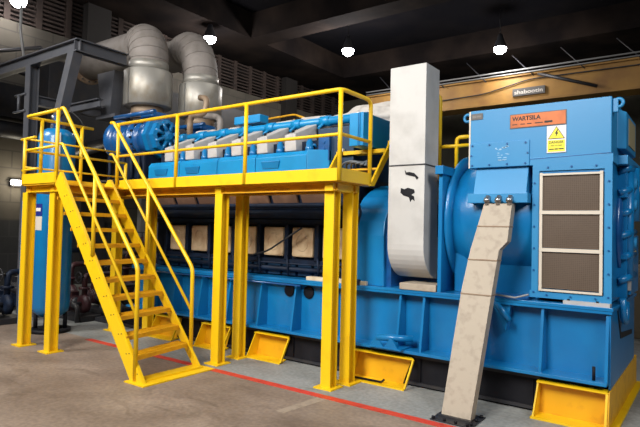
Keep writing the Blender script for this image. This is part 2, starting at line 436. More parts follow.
def chock(x0, x1, label, mid=False, end=False):
    xm = (x0 + x1) / 2
    t = thing('foundation_chock', (xm, 5.15, 0), label, 'chock', 'yellow foundation chocks under the base')
    yb, yf, H, s = 5.20, 5.00, .298, (.02 if end else .055)
    xe = x1 if end else x1 - .06
    xl = xe if end else xe - s * 1.9
    MB().hexa([(x0 - s, yb - .012, .012), (xl, yb - .012, .012), (xl, yb, .012), (x0 - s, yb, .012), (x0, yb - .012, H), (xe, yb - .012, H), (xe, yb, H), (x0, yb, H)]).build('back_plate', YELD, t)
    MB().prism([(x0 - s - .02, yf), (x1 - s, yf), (x1 - s * 2.2 if not end else x1 - .01, yb), (x0 - s - .02, yb)], 'z', 0, .016).build('foot_plate', YEL, t)
    MB().hexa([(x0 - s - .007, yf + .01, .016), (x0 - s + .007, yf + .01, .016), (x0 - s + .007, yb, .016), (x0 - s - .007, yb, .016),
               (x0 - .007, yb - .1, H), (x0 + .007, yb - .1, H), (x0 + .007, yb, H), (x0 - .007, yb, H)]).build('side_plate', YEL, t)
    xb = x1 if end else x1 - s
    MB().hexa([(xb - .012, yf + .01, .016), (xb + .006, yf + .01, .016), (xb + .006, yf + .035, .016), (xb - .012, yf + .035, .016),
               (x1 - .012, yb - .11, H), (x1 + .006, yb - .11, H), (x1 + .006, yb - .085, H), (x1 - .012, yb - .085, H)]).build('side_rim', YEL, t)
    MB().prism([(x0 - .01, yb - .11), (x1 + .006, yb - .11), (x1 + .006 if end else x1 - .075, yb), (x0 - .01, yb)], 'z', H, H + .014).build('top_lip', YEL, t)
    return t
chock(-6.62, -6.10, 'yellow steel chock seen through the open treads of the yellow stair')
chock(-5.63, -5.10, 'yellow steel chock partly hidden by the front column right of the stair foot')
chock(-4.66, -4.12, 'yellow steel chock standing alone between the two column pairs')
chock(-3.2, -2.49, 'wide yellow steel chock with a rod in it just right of the last column')
tE = chock(-1.28, -.73, 'large yellow corner chock at the right end of the blue base', end=True)
MB().prism([(5.03, .0), (6.95, .0), (6.95, .312), (5.10, .312)], 'x', -.732, -.712).build('end_plate', YELD, tE)
MB().box(-.712, -.655, 5.0, 7.0, 0, .02).build('end_foot_plate', YEL, tE)
tag(MB().tube([(-3.2, 5.03, .03), (-2.83, 5.05, .03), (-2.8, 5.06, .06)], .012, 8).build('loose_rod', BLACK), 'thin black rod lying in front of the wide yellow chock', 'rod')

tb = thing('engine_base', (-4, 6, .36), 'long bright blue welded base frame carrying engine and generator', 'base frame')
MB().box(-7.3, -.735, 5.3, 6.78, .37, .97).box(-.735, -.72, 5.19, 6.78, .312, .97).build('side_web', BLUE, tb)
MB().box(-7.35, -.70, 5.17, 6.8, .97, 1.0, .004).box(-7.35, -.71, 5.175, 5.20, .945, .97).build('top_flange', BLUE, tb)
MB().box(-7.35, -.735, 5.09, 6.79, .355, .385, .004).build('bottom_flange', BLUE, tb)
for x in (-6.86, -6.31, -5.76, -5.21, -4.66, -4.11, -3.56, -2.70, -2.43, -1.85, -1.27, -.745):
    MB().prism([(5.31, .38), (5.115, .38), (5.115, .4), (5.2, .968), (5.31, .968)], 'x', x - .012, x + .012).build('gusset', BLUE, tb)
for x in (-4.285, -3.985):
    h = MB().lathe([(.075, 0), (.075, -.02), (.06, -.024), (0, -.024)], (x, 5.3, .845), 'y', 24).build('hole_cover', BLACK, tb)
mb = MB()
for k in range(2):
    for x in (-2.92, -2.74): pass
mb.prism([(-2.97, .385), (-2.80, .385), (-2.88, .50), (-2.90, .50)], 'y', 5.03, 5.05)
mb.prism([(-2.80, .385), (-2.63, .385), (-2.71, .50), (-2.73, .50)], 'y', 5.03, 5.05)
mb.box(-2.99, -2.60, 5.02, 5.3, .385, .4); mb.tube([(-2.89, 5.04, .49), (-2.55, 5.2, .49)], .035, 12)
mb.build('jacking_bracket', BLUE, tb)
mb = MB(); mb.tube([(-1.72, 5.2, .96), (-1.63, 5.16, .9), (-1.56, 5.18, .8)], .03, 8); mb.prism([(-1.75, .97), (-1.55, .97), (-1.6, .7)], 'y', 5.2, 5.3)
mb.build('pipe_bracket', BLUE, tb)
MB().tube([(-7.2, 5.14, .93), (-4.0, 5.14, .93)], .011, 8).build('conduit', DBLUE, tb)
MB().tube([(-.84, 5.14, .385), (-.84, 5.14, .50)], .013, 8).build('stud', BLACK, tb)
MB().prism([(5.53, .94), (5.58, .94), (5.77, .72), (6.56, .645), (6.56, .60), (5.74, .665)], 'x', -.722, -.715).build('black_strap', RUBBER, tb)
tag(MB().box(-3.95, -3.12, 5.18, 5.27, 1.0, 1.045, .006).build('timber_batten', WOOD), 'pale timber batten lying on the blue base behind the yellow columns', 'batten')

# ================================================================== ENGINE
EX = -5.0
te = thing('diesel_engine', (EX, 6, 1.0), 'big blue and navy diesel engine with grey rocker covers behind the yellow platform', 'engine')
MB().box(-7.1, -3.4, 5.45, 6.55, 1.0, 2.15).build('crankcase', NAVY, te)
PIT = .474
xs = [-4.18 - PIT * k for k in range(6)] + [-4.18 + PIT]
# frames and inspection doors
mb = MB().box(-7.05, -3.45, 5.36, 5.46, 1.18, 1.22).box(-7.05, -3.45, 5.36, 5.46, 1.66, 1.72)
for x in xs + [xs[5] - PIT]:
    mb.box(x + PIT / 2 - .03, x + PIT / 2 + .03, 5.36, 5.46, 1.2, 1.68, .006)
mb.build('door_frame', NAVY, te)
dd = None
for x in xs:
    if dd is None:
        b = bmesh.new(); dd = MB()
        dd.box(x - .165, x + .165, 5.385, 5.45, 1.255, 1.625, .022)
        dd = dd.build('inspection_door', TAN, te); dd['label'] = 'tan inspection door'
        mm = MB()
        mm.tube([(x + .09 * math.cos(a * PI / 8), 5.383, 1.44 + .11 * math.sin(a * PI / 8)) for a in range(16)], .006, 6, closed=True)
        mm.box(x - .13, x + .13, 5.378, 5.387, 1.435, 1.445)
        mm.build('pressed_ring', TAN, dd)
        x_first = x
    else:
        part_copy(dd, (x - x_first, 0, 0))
for x in xs + [xs[5] - PIT]:
    mb = MB()
    mb.tube([(x + PIT / 2 + .07, 5.33, 1.02), (x + PIT / 2 + .07, 5.31, 1.18), (x + PIT / 2 + .02, 5.36, 1.27)], .014, 6, bend=.05)
    mb.build('drain_pipe', NAVY, te)
MB().tube([(-7.0, 5.38, 1.79), (-3.55, 5.38, 1.79)], .06, 12).tube([(-7.0, 5.36, 1.9), (-3.55, 5.36, 1.9)], .032, 10).build('lube_pipe', NAVY, te)
MB().tube([(-6.9, 5.36, 1.1), (-3.6, 5.36, 1.1)], .03, 10).tube([(-6.9, 5.33, 1.17), (-3.6, 5.33, 1.17)], .012, 8).build('drain_header', NAVY, te)
mb = MB()
for k in range(14): mb.box(-7.0 + .25 * k, -6.79 + .25 * k, 5.40, 5.46, 1.02, 1.17, .006)
mb.build('sump_panel', mat('sump_blue_paint', (.003, .030, .075), .5), te)
MB().tube([(-5.2, 5.26, 1.18), (-4.6, 5.22, 1.32), (-4.05, 5.2, 1.62)], .012, 8, bend=.1).build('hose', RUBBER, te)
# sloping brown insulation plates above the doors
for k in range(7):
    x = -4.0 - k * PIT
    MB().hexa([(x - .2, 5.40, 1.93), (x + .2, 5.40, 1.93), (x + .2, 5.43, 1.93), (x - .2, 5.43, 1.93), (x - .2, 5.24, 2.24), (x + .2, 5.24, 2.24), (x + .2, 5.27, 2.24), (x - .2, 5.27, 2.24)]).build('heat_shield', mat('brown_shield', (.13, .07, .045), .6, col2=(.22, .12, .07), scale=4) if k == 0 else bpy.data.materials['brown_shield'], te)
# camshaft / fuel rail covers, long blue boxes with pressed handles
def rail_cover(x0, x1, rec, rnd=False):
    prof = [(5.27, 2.2), (5.27, 2.52), (5.32, 2.575), (5.5, 2.6), (5.5, 2.2)]
    mb = MB().prism(prof, 'x', x0 + .006, x1 - .006, .008)
    o = mb.build('fuel_rail_cover', CYAN, te)
    for r in rec:
        MB().hexa([(r - .13, 5.258, 2.37), (r + .13, 5.258, 2.37), (r + .13, 5.275, 2.37), (r - .13, 5.275, 2.37), (r - .155, 5.25, 2.465), (r + .155, 5.25, 2.465), (r + .155, 5.275, 2.465), (r - .155, 5.275, 2.465)], .006).build('handle_recess', BLUE, o)
rail_cover(-7.15, -6.42, (-6.83,)); rail_cover(-6.42, -5.62, (-6.12,)); rail_cover(-5.62, -4.9, ()); rail_cover(-4.9, -4.05, (-4.63,))
MB().prism([(-4.05, 5.27), (-3.82, 5.42), (-3.82, 5.6), (-4.05, 5.6)], 'z', 2.2, 2.58, .01).build('rail_cover_end', CYAN, te)
# cylinder heads: grey tilted rocker cover, blue injector pump, both banks
def rocker(x, s):
    def Y(y): return y if s > 0 else 12.0 - y
    # tall block leaning outwards, bevelled
    mb = MB().hexa([(x - .115, Y(5.35), 2.59), (x + .075, Y(5.35), 2.59), (x + .085, Y(5.78), 2.62), (x - .105, Y(5.78), 2.62),
                    (x - .135, Y(5.36), 2.80), (x + .045, Y(5.36), 2.815), (x + .075, Y(5.78), 3.0), (x - .105, Y(5.78), 3.0)], .014)
    return mb
rk0 = None
for k in range(6):
    x = -4.36 - .478 * k
    if rk0 is None:
        rk0 = rocker(x, 1).build('rocker_cover', COVERG, te); rk0['label'] = 'light grey rocker cover'
        MB().lathe([(.02, 0), (.02, .03), (0, .035)], (x - .06, 5.45, 2.845), n=10).build('cover_bolt', BLACK, rk0)
        pm = MB().lathe([(.055, 0), (.055, .05), (.045, .06), (.045, .12), (.03, .13), (.03, .17), (0, .175)], (x + .235, 5.42, 2.58), n=14)
        pm.tube([(x + .235, 5.42, 2.66), (x + .3, 5.44, 2.66), (x + .3, 5.5, 2.62)], .016, 8)
        pm0 = pm.build('fuel_pump', BLUE, te)
    else:
        part_copy(rk0, (-.478 * k, 0, 0)); part_copy(pm0, (-.478 * k, 0, 0))
rk1 = rocker(-4.36, -1).build('rocker_cover', COVERG, te); rk1['label'] = 'light grey rocker cover'
for k in range(1, 6): part_copy(rk1, (-.478 * k, 0, 0))
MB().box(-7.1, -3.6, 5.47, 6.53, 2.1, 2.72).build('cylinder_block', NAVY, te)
# blue charge pipe along the top with a collar at every cylinder
mb = MB().tube([(-6.9, 5.86, 3.04), (-3.55, 5.86, 3.04)], .058, 14)
pipe = mb.build('charge_pipe', CYAN, te)
for k in range(7):
    x = -4.15 - .478 * k
    mb = MB().tube([(x - .12, 5.86, 3.042), (x + .03, 5.86, 3.042)], .071, 14)
    mb.tube([(x - .05, 5.84, 3.02), (x - .05, 5.70, 2.93)], .02, 8)
    mb.build('collar', CYAN, pipe)
mb = MB()
for k in range(6):
    x = -4.0 - .55 * k
    mb = MB().hexa([(x - .27, 6.0, 2.95), (x + .24, 6.0, 2.95), (x + .24, 6.5, 2.95), (x - .27, 6.5, 2.95), (x - .25, 6.05, 3.16 + .03 * (k % 2)), (x + .21, 6.05, 3.18), (x + .2, 6.45, 3.2), (x - .24, 6.45, 3.24)], .045)
    mb.build('manifold_blanket', CLOTH, te)
MB().box(-5.95, -5.42, 5.9, 6.1, 3.16, 3.285, .02).build('terminal_box', CYAN, te)
MB().box(-5.72, -5.67, 5.895, 5.9, 3.19, 3.25).build('box_catch', DBLUE, te)
# front (drive) end casing of the engine
MB().box(-4.03, -3.5, 5.46, 6.5, 2.1, 2.86, .01).build('end_casing', bpy.data.materials['sump_blue_paint'], te)
mb = MB().box(-3.98, -3.82, 5.41, 5.46, 2.45, 2.75, .006)
for z in (2.5, 2.6, 2.68): mb.tube([(-3.9, 5.4, z), (-3.9, 5.42, z)], .022, 10)
mb.build('gauge_panel', DBLUE, te)
MB().box(-3.68, -3.62, 5.42, 5.47, 2.5, 2.58).build('small_tag', CREAM, te)
mb = MB()
for k in range(5):
    mb.tube([(-3.62 + .05 * k, 5.5, 2.2), (-3.52 + .05 * k, 5.22 + .03 * k, 2.36 + .01 * k), (-3.36 + .05 * k, 5.2, 2.40 - .02 * k), (-3.22, 5.3, 2.36 + .015 * k), (-3.2, 5.5, 2.24)], .012, 6, bend=.08)
mb.build('cable_loom', mat('pale_cable', (.10, .115, .13), .5), te)
MB().box(-3.75, -3.3, 5.5, 6.3, 2.12, 2.2).build('loom_tray', DSTEEL, te)

# blue intake box at the coupling end, under a white insulation blanket
t = thing('intake_box', (-3.2, 5.6, 2.5), 'bright blue sheet metal box at the platform corner beside the white duct', 'box')
MB().box(-3.375, -3.19, 5.17, 5.95, 2.555, 2.93, .006).build('body', CYAN, t)
for x in (-3.255, -3.235):
    MB().box(x - .005, x + .005, 5.163, 5.17, 2.555, 2.93).build('seam_rib', BLUE, t)
bl = bmesh.new(); bmesh.ops.create_icosphere(bl, subdivisions=4, radius=1)
for v in bl.verts:
    n = .06 * math.sin(9 * v.co.x + 2) * math.cos(7 * v.co.y) + .05 * math.sin(13 * v.co.z + 5 * v.co.y)
    v.co *= 1 + n
    sx = .52
    v.co = Vector((-3.62 + v.co.x * .72, 6.40 + v.co.y * .42, 3.07 + max(v.co.z, -.8) * .24))
for f in bl.faces: f.smooth = True
mb = MB(); mb._merge(bl)
for f in mb.bm.faces: f.smooth = True
tag(mb.build('insulation_blanket', CLOTH), 'crumpled off-white insulation blanket over the engine end behind the blue box', 'blanket')

# flywheel housing
t = thing('flywheel_housing', (-3.15, 6, 1.0), 'dark blue rounded flywheel housing between the last column and the white duct', 'housing')
prof = [(5.22, 1.0), (5.20, 1.55)]
for k in range(13):
    a = PI - k * PI / 12 
    prof.append((6.0 + .8 * math.cos(a), 1.55 + .62 * math.sin(a)))
prof += [(6.80, 1.0)]
MB().prism(prof, 'x', -3.33, -2.92, .015).build('casing', BLUE, t)
MB().prism([(6 + (y - 6) * .93, 1.0 + (z - 1) * .94) for y, z in prof], 'x', -2.925, -2.86).build('end_cover', DBLUE, t)
mb = MB(); mb.tube([(-3.26, 5.19, 1.95), (-3.2, 5.18, 1.8), (-3.27, 5.18, 1.62)], .014, 6, bend=.05); mb.box(-3.28, -3.2, 5.16, 5.2, 1.0, 1.06); mb.build('sensor_lead', NAVY, t)

# ================================================================== TURBOCHARGERS
def turbo(cy, sx, label):
    cz = 3.04
    t = thing('turbocharger', (-8.1, cy, 2.4), label, 'turbocharger', 'turbochargers at the left end of the engine')
    # compressor volute: fat ring around x
    vx = -8.56 + sx
    ring = [(vx, cy + .235 * math.cos(2 * PI * k / 40), cz + .01 + .235 * math.sin(2 * PI * k / 40)) for k in range(40)]
    mb = MB().tube(ring, .135, 14, closed=True)
    mb.lathe([(0, -.11), (.12, -.10), (.24, -.04), (.28, .0), (.3, .12), (.1, .14), (0, .14)], (vx, cy, cz + .01), 'x', 32)
    mb.build('compressor_volute', DBLUE, t)
    mb = MB().lathe([(.26, -.44), (.30, -.42), (.30, -.36), (.24, -.34), (.24, -.2), (.27, -.19), (.27, -.15), (.24, -.14), (.24, -.06), (.31, -.05), (.31, .02), (.25, .03), (.25, .12), (.29, .13), (.29, .17), (.25, .18), (.25, .27), (.29, .28), (.29, .42), (.26, .44), (0, .44)], (-8.05 + sx, cy, cz), 'x', 28)
    mb.build('center_casing', DBLUE, t)
    # octagonal turbine inlet casing with a hub
    mb = MB().lathe([(.30, .0), (.335, .02), (.335, .12), (.28, .14), (.28, .24), (.22, .26), (.20, .17), (.1, .13), (.1, .27), (.05, .31), (0, .31)], (-7.62 + sx, cy, cz), 'x', 8, smooth=False)
    mb.build('turbine_casing', BLUE, t)
    mb = MB()
    for k in range(8):
        a = 2 * PI * (k + .5) / 8
        mb.tube([(-7.36 + sx, cy + .09 * math.cos(a), cz + .09 * math.sin(a)), (-7.39 + sx, cy + .25 * math.cos(a), cz + .25 * math.sin(a))], .03, 8)
    mb.build('spider_rib', BLUE, t)
    bp = []
    for k in range(16):
        a = 2 * PI * k / 16
        bp.append((-7.98 + sx, cy + .285 * math.cos(a), cz + .285 * math.sin(a)))
    bolts_mb(bp, (1, 0, 0), .02, .05).build('flange_bolt', NAVY, t)
    MB().box(-7.9 + sx, -7.55 + sx, cy - .16, cy + .2, cz + .25, cz + .42, .05).tube([(-8.4 + sx, cy - .28, cz + .36), (-7.35 + sx, cy - .28, cz + .36)], .035, 10).build('outlet_casing', DBLUE, t)
    MB().box(-8.2, -7.4, cy - .25, cy + .25, 2.2, 2.8, .03).build('pedestal', NAVY, t)
    mb = MB()
    for k in range(5):
        x = -8.3 + .2 * k
        mb.tube([(x, cy - .27, 2.25), (x + .05, cy - .3, 2.5), (x - .03, cy - .26, 2.75)], .03, 8, bend=.1)
    mb.build('oil_pipe', NAVY, t)
    return t
turbo(5.62, .22, 'dark blue turbocharger nearest the stair under the front exhaust pipe')
turbo(6.75, .1, 'second blue turbocharger behind the first, under the rear exhaust pipe')

# ================================================================== EXHAUST STACKS
def exhaust(cx, cy, z0, z1, R, r, bend, zt, xl, label, flange, away=(-1, 0)):
    t = thing('exhaust_pipe', (cx, cy, z0), label, 'exhaust pipe', 'exhaust pipes above the turbochargers')
    MB().lathe([(r * .7, -.25), (r * .75, .0), (R - .02, 0), (R, .02), (R, z1 - z0 - .02), (R - .02, z1 - z0), (r, z1 - z0 + .005)], (cx, cy, z0), n=40).build('cladding_drum', GALV, t)
    MB().lathe([(r + .008, 0), (r + .008, .16), (r, .162)], (cx, cy, z1), n=36).build('neck_band', GALV, t)
    ux, uy = away
    cx2, cy2 = cx + ux * .5, cy + uy * .5
    pts = [(cx, cy, z1 + .1)]
    for k in range(13):
        a = k * PI / 24
        q = bend - bend * math.cos(a)
        pts.append((cx + ux * q, cy + uy * q, zt - bend + bend * math.sin(a)))
    e0 = Vector(pts[-1])
    el = MB().tube(pts, r, 36, caps=False).build('elbow', LAG, t)
    for k in range(0, 13, 2):
        a = k * PI / 24
        q = bend - bend * math.cos(a)
        c = Vector((cx + ux * q, cy + uy * q, zt - bend + bend * math.sin(a)))
        d = Vector((ux * math.sin(a), uy * math.sin(a), math.cos(a)))
        MB().tube([c - d * .008, c + d * .008], r + .007, 36).build('lobster_seam', LAG, el)
    e1 = e0 + Vector((ux, uy, 0)) * .36
    yl = e1.y
    MB().tube([e0, e1, (xl, yl, zt)], r, 36, bend=.3).build('horizontal_run', LAG, t)
    if flange:
        mb = MB().lathe([(r - .02, -.03), (r + .1, -.03), (r + .1, .02), (r - .02, .02)], (xl, yl, zt), 'x', 36).build('end_flange', RUSTP, t)
        bolts_mb([(xl + .02, yl + (r + .05) * math.cos(a * PI / 8), zt + (r + .05) * math.sin(a * PI / 8)) for a in range(16)], (1, 0, 0), .014, .03).build('flange_bolt', DSTEEL, mb)
    MB().tube([(cx, cy, z0 - .22), (cx, cy, z0 + .02)], r * .85, 28).build('bellows', RUSTP, t)
    # vertical seam of the cladding
    MB().box(cx + .02, cx + .04, cy - R - .004, cy - R + .02, z0 + .02, z1 - .02).build('cladding_seam', CHROME, t)
    return t
exhaust(-8.3, 6.06, 3.72, 4.36, .425, .34, (.43), 5.0, -10.75, 'front exhaust pipe with stained silver drum, bending back to the left', True, (-.93, .37))
exhaust(-7.80, 6.85, 3.62, 4.22, .395, .32, .92, 5.14, -10.5, 'rear silver exhaust pipe whose segmented bend arches right of the front one', False, (-.93, .36))
mb = MB().tube([(-7.07, 6.0, 2.9), (-7.07, 6.0, 3.47), (-6.72, 6.0, 3.42), (-6.72, 6.05, 3.70), (-6.95, 6.1, 3.75)], .05, 12, bend=.16)
tag(mb.build('steam_pipe', RUSTP), 'thin tan bent pipe rising between turbocharger and rocker covers', 'pipe')
mb = MB().tube([(-7.0, 6.25, 3.48), (-6.62, 6.25, 3.42), (-6.62, 6.25, 2.95)], .05, 12, bend=.12)
tag(mb.build('vent_pipe', LAG), 'grey bent pipe behind the tan pipe at the foot of the rear exhaust', 'pipe')

# ================================================================== GREY STEEL SUPPORT FRAME
t = thing('support_frame', (-10.5, 5.8, 0), 'grey steel beam frame carrying the exhaust pipes at upper left', 'steel frame')
def ibeam_x(x0, x1, cy, z1, h=.24, w=.16):
    return MB().box(x0, x1, cy - w / 2, cy + w / 2, z1 - .02, z1).box(x0, x1, cy - w / 2, cy + w / 2, z1 - h, z1 - h + .02).box(x0, x1, cy - .01, cy + .01, z1 - h, z1)
def ibeam_y(y0, y1, cx, z1, h=.24, w=.16):
    return MB().box(cx - w / 2, cx + w / 2, y0, y1, z1 - .02, z1).box(cx - w / 2, cx + w / 2, y0, y1, z1 - h, z1 - h + .02).box(cx - .01, cx + .01, y0, y1, z1 - h, z1)
ibeam_x(-13.9, -8.39, 4.8, 4.62, .21, .15).build('cross_beam', STEEL, t)
ibeam_y(4.73, 5.7, -8.46, 4.62, .21, .15).build('side_beam', STEEL, t)
MB().hbeam(-9.94, 4.8, 0, 4.41, .17, .17).build('column', STEEL, t)
MB().hexa([(-9.5, 4.72, 2.2), (-9.31, 4.72, 2.2), (-9.31, 4.88, 2.2), (-9.5, 4.88, 2.2), (-8.64, 4.72, 4.41), (-8.45, 4.72, 4.41), (-8.45, 4.88, 4.41), (-8.64, 4.88, 4.41)]).build('raking_strut', STEEL, t)
MB().box(-9.5, -9.31, 4.72, 4.88, 0, 2.2).build('column', STEEL, t)
ibeam_y(4.9, 7.2, -9.94, 3.9, .18, .12).build('side_beam', STEEL, t)
ibeam_x(-9.9, -8.9, 5.5, 3.85, .16, .12).build('cross_beam', STEEL, t)
MB().box(-9.35, -8.75, 5.7, 5.95, 3.55, 3.61).hexa([(-9.2, 5.72, 3.61), (-8.95, 5.72, 3.61), (-8.95, 5.92, 3.61), (-9.2, 5.92, 3.61), (-9.35, 5.70, 4.4), (-8.8, 5.70, 4.4), (-8.8, 5.94, 4.4), (-9.35, 5.94, 4.4)]).build('pipe_saddle', STEEL, t)
mb = MB().tube([(-10.2, 4.7, 3.9), (-10.2, 4.7, 3.6)], .025, 6).tube([(-10.33, 4.7, 3.9), (-9.95, 4.7, 3.9)], .02, 6).tube([(-10.38, 4.7, 3.6), (-9.95, 4.7, 3.6)], .02, 6)
mb.build('bracket', STEEL, t)
MB().tube([(-10.2, 4.76, 4.62), (-10.37, 4.76, 5.16), (-10.37, 4.76, 5.6)], .028, 6).build('stay', PIPEG, t)
# dark steel walkway frame and concrete ledge further left
t = thing('pipe_gantry', (-13, 5.5, 0), 'dark pipe gantry with sloping braces against the block wall at far left', 'gantry')
MB().tube([(-13.7, 4.6, 5.2), (-13.7, 6.8, 6.0)], .05, 6).tube([(-13.7, 6.8, 6.0), (-13.7, 6.8, 4.9)], .05, 6).tube([(-13.7, 5.6, 5.55), (-13.7, 5.6, 4.4)], .05, 6).tube([(-13.7, 4.0, 5.4), (-13.7, 8.8, 5.1)], .06, 6).build('brace', DSTEEL, t)
for y in (4.6, 6.8): MB().hbeam(-13.72, y, 0, 5.2, .16, .16).build('post', DSTEEL, t)
MB().box(-13.95, -13.0, 2.5, 9.5, 4.0, 4.75).build('pipe_deck', DSTEEL, t)
MB().tube([(-13.3, 2.5, 3.75), (-13.3, 10.0, 3.75)], .2, 16).build('main_pipe', DSTEEL, t)
t = tag(MB().box(-11.6, -10.6, 7.6, 9.0, 2.6, 3.7, .02).box(-11.5, -11.35, 8.2, 8.35, 0, 2.6).box(-10.85, -10.7, 8.2, 8.35, 0, 2.6).build('silencer_box', mat('pale_duct', (.17, .165, .15), .7, col2=(.13, .125, .11), scale=3)), 'pale grey duct box between the blue tank and the turbocharger', 'duct box')
tag(MB().box(-12.9, -12.1, 6.2, 12.5, 3.5, 5.3, .03).box(-12.8, -12.6, 7.0, 7.2, 0, 3.5).box(-12.8, -12.6, 11.6, 11.8, 0, 3.5).build('dark_filler_duct', DSTEEL), 'large added dark duct on posts, darkening the wall behind the grey steel frame', 'duct')  # added dark mass that darkens the lighter wall behind the exhausts
tag(MB().tube([(-12.0, 6.9, 3.3), (-9.3, 7.0, 3.55)], .14, 14).build('fuel_pipe', DSTEEL), 'dark horizontal pipe behind the top of the blue tank', 'pipe')
tag(MB().box(-9.3, -8.9, 6.9, 8.3, 1.2, 2.75, .02).build('control_cabinet', STEEL), 'dark grey cabinet behind the top of the yellow stair', 'cabinet')
tag(MB().box(-11.5, -9.35, 7.0, 7.2, 2.55, 2.6).build('pipe_tray', DSTEEL), 'thin dark tray below the grey duct box', 'tray') 

# ================================================================== ACCESS PLATFORM
tp = thing('access_platform', (-5.2, 4.6, 0), 'yellow steel access platform on columns with handrails along the engine', 'platform')
X0, X1, XL, Y0, Y1, YL = -6.6, -2.985, -7.38, 4.43, 5.0, 3.49
MB().box(-7.37, X1, Y0, Y1, 2.085, 2.105).box(-7.37, -6.52, YL, Y0, 2.085, 2.105).build('deck', YELD, tp)
MB().box(-6.62, X1, Y0 - .012, Y0, 2.09, 2.215).build('toe_board', YEL, tp)
MB().box(X1 - .01, X1 + .002, Y0, Y1, 2.09, 2.215).build('toe_board', YEL, tp)
MB().box(XL, -6.53, YL - .012, YL, 2.105, 2.235).build('toe_board', YEL, tp)
MB().box(XL - .012, XL, YL, Y1, 2.09, 2.215).build('toe_board', YEL, tp)
def chan_x(x0, x1, y, z1, h=.085):
    return MB().box(x0, x1, y - .05, y + .05, z1 - .01, z1).box(x0, x1, y - .05, y + .05, z1 - h, z1 - h + .01).box(x0, x1, y - .006, y + .006, z1 - h, z1)
for y in (4.56, 4.9): chan_x(-7.3, -3.1, y, 2.085).build('bearer', YELD, tp)
chan_x(-7.36, -6.56, 3.58, 2.085).build('bearer', YEL, tp)
for x in (-7.34, -6.73, -4.77, -3.17): MB().box(x - .05, x + .05, (YL + .06 if x < -6.5 else 4.5), 5.0, 1.998, 2.083).build('cross_bearer', YELD if x < -6.5 else YEL, tp)
for x, y in ((-7.36, 3.58), (-6.735, 3.61), (-4.755, 4.56), (-4.80, 4.95), (-3.195, 4.61), (-3.15, 4.885), (-7.44, 4.96), (-6.78, 5.08)):
    c = MB().hbeam(x, y, .012, 2.0, .118, .12).build('leg', YEL, tp)
    MB().box(x - .11, x + .11, y - .11, y + .11, 0, .014).build('base_plate', YEL, c)
R = .022
ZT, ZM = 2.995, 2.55
MB().tube([(-6.76, 4.44, ZT), (-2.995, 4.44, ZT), (-2.995, 5.0, ZT), (-2.995, 5.0, 2.1)], R, 12, bend=.08).build('top_rail', YEL, tp)
MB().tube([(-6.76, 4.44, ZM), (-2.995, 4.44, ZM), (-2.995, 5.0, ZM)], R * .8, 12, bend=.05).build('mid_rail', YEL, tp)
for x in (-6.69, -5.45, -4.27, -2.995): MB().tube([(x, 4.425, 2.09), (x, 4.425, ZT)], R * 1.05, 12).build('post', YEL, tp)
MB().tube([(-6.56, 3.5, ZT + .01), (-7.34, 3.5, ZT), (-7.34, 4.44, ZT - .01)], R, 12, bend=.05).build('top_rail', YEL, tp)
MB().tube([(-6.56, 3.5, ZM + .01), (-7.34, 3.5, ZM), (-7.34, 5.0, ZM)], R * .8, 12, bend=.05).build('mid_rail', YEL, tp)
MB().tube([(-7.46, 3.5, 2.70), (-7.1, 3.5, 2.71)], R * .8, 10).tube([(-7.34, 3.5, 2.70), (-7.34, 4.9, 2.70)], R * .6, 10).tube([(-7.42, 3.5, 2.29), (-7.0, 3.5, 2.30)], R * .7, 10).tube([(-7.34, 3.5, 2.33), (-7.34, 5.0, 2.33)], R * .6, 10).build('lower_rail', YEL, tp)
for x, y, z in ((-6.56, 3.5, ZT), (-7.36, 3.5, 2.71), (-7.34, 3.70, ZT), (-7.34, 4.27, ZT), (-7.34, 5.0, ZM)): MB().tube([(x, y, 2.09), (x, y, z)], R * 1.05, 12).build('post', YEL, tp)

# ------------------------------------------------------------------ main stair
ts = thing('access_stair', (-5.5, 3.87, 0), 'yellow open-tread steel stair with twin handrails leading up to the landing', 'stair')
YS0, YS1 = 3.45, 4.29
for ys, sg in ((YS0, 1), (YS1, -1)):
    e = 0 if sg > 0 else -.20
    P_ = [(-4.85, 0), (-4.64, 0), (-6.37, 2.224), (-6.475, 2.08)] if sg > 0 else [(-4.86, 0), (-4.73, 0), (-6.60, 2.206), (-6.69, 2.206), (-6.76, 2.12)]
    so = MB().prism(P_, 'y', ys - .006, ys + .006)
    a_, b_ = P_[1], P_[2]
    so.prism([a_, (a_[0] + .008, a_[1]), (b_[0] + .008, b_[1]), b_], 'y', ys, ys + sg * .035)
    so = so.build('stringer', YEL, ts)
    if sg > 0:
        pts = []
        for k in range(11):
            z = .1 + .184 * k; x = -4.80 - z * .79 + .14
            pts += [(x, ys - .006, z), (x - .05, ys - .006, z - .01)]
        bolts_mb(pts, (0, -1, 0), .006, .006).build('stringer_bolt', DSTEEL, so)
for k in range(10):
    z = .26 + .1855 * k; x = -4.80 - (z - .26) * .858
    nose = MB()
    def sk(xa, xb, ya, yb, za, zb):
        f = lambda yy: -.15 * (yy - YS0) / (YS1 - YS0)
        nose.hexa([(xa + f(ya), ya, za), (xb + f(ya), ya, za), (xb + f(yb), yb, za), (xa + f(yb), yb, za), (xa + f(ya), ya, zb), (xb + f(ya), ya, zb), (xb + f(yb), yb, zb), (xa + f(yb), yb, zb)])
    sk(x - .02, x, YS0 + .006, YS1 - .006, z - .045, z)
    sk(x - .2, x - .185, YS0 + .006, YS1 - .006, z - .04, z)
    for q in range(5): sk(x - .185 + .033 * q, x - .175 + .033 * q, YS0 + .006, YS1 - .006, z - .012, z - .002)
    for q in range(14):
        yq = YS0 + .04 + q * .058
        sk(x - .19, x - .02, yq, yq + .012, z - .02, z)
    nose.build('tread', YELD, ts)
MB().box(-4.9, -4.58, YS0 - .05, YS1 + .06, 0, .012).box(-4.72, -4.70, YS0, YS1, .012, .03).build('foot_plate', YEL, ts)
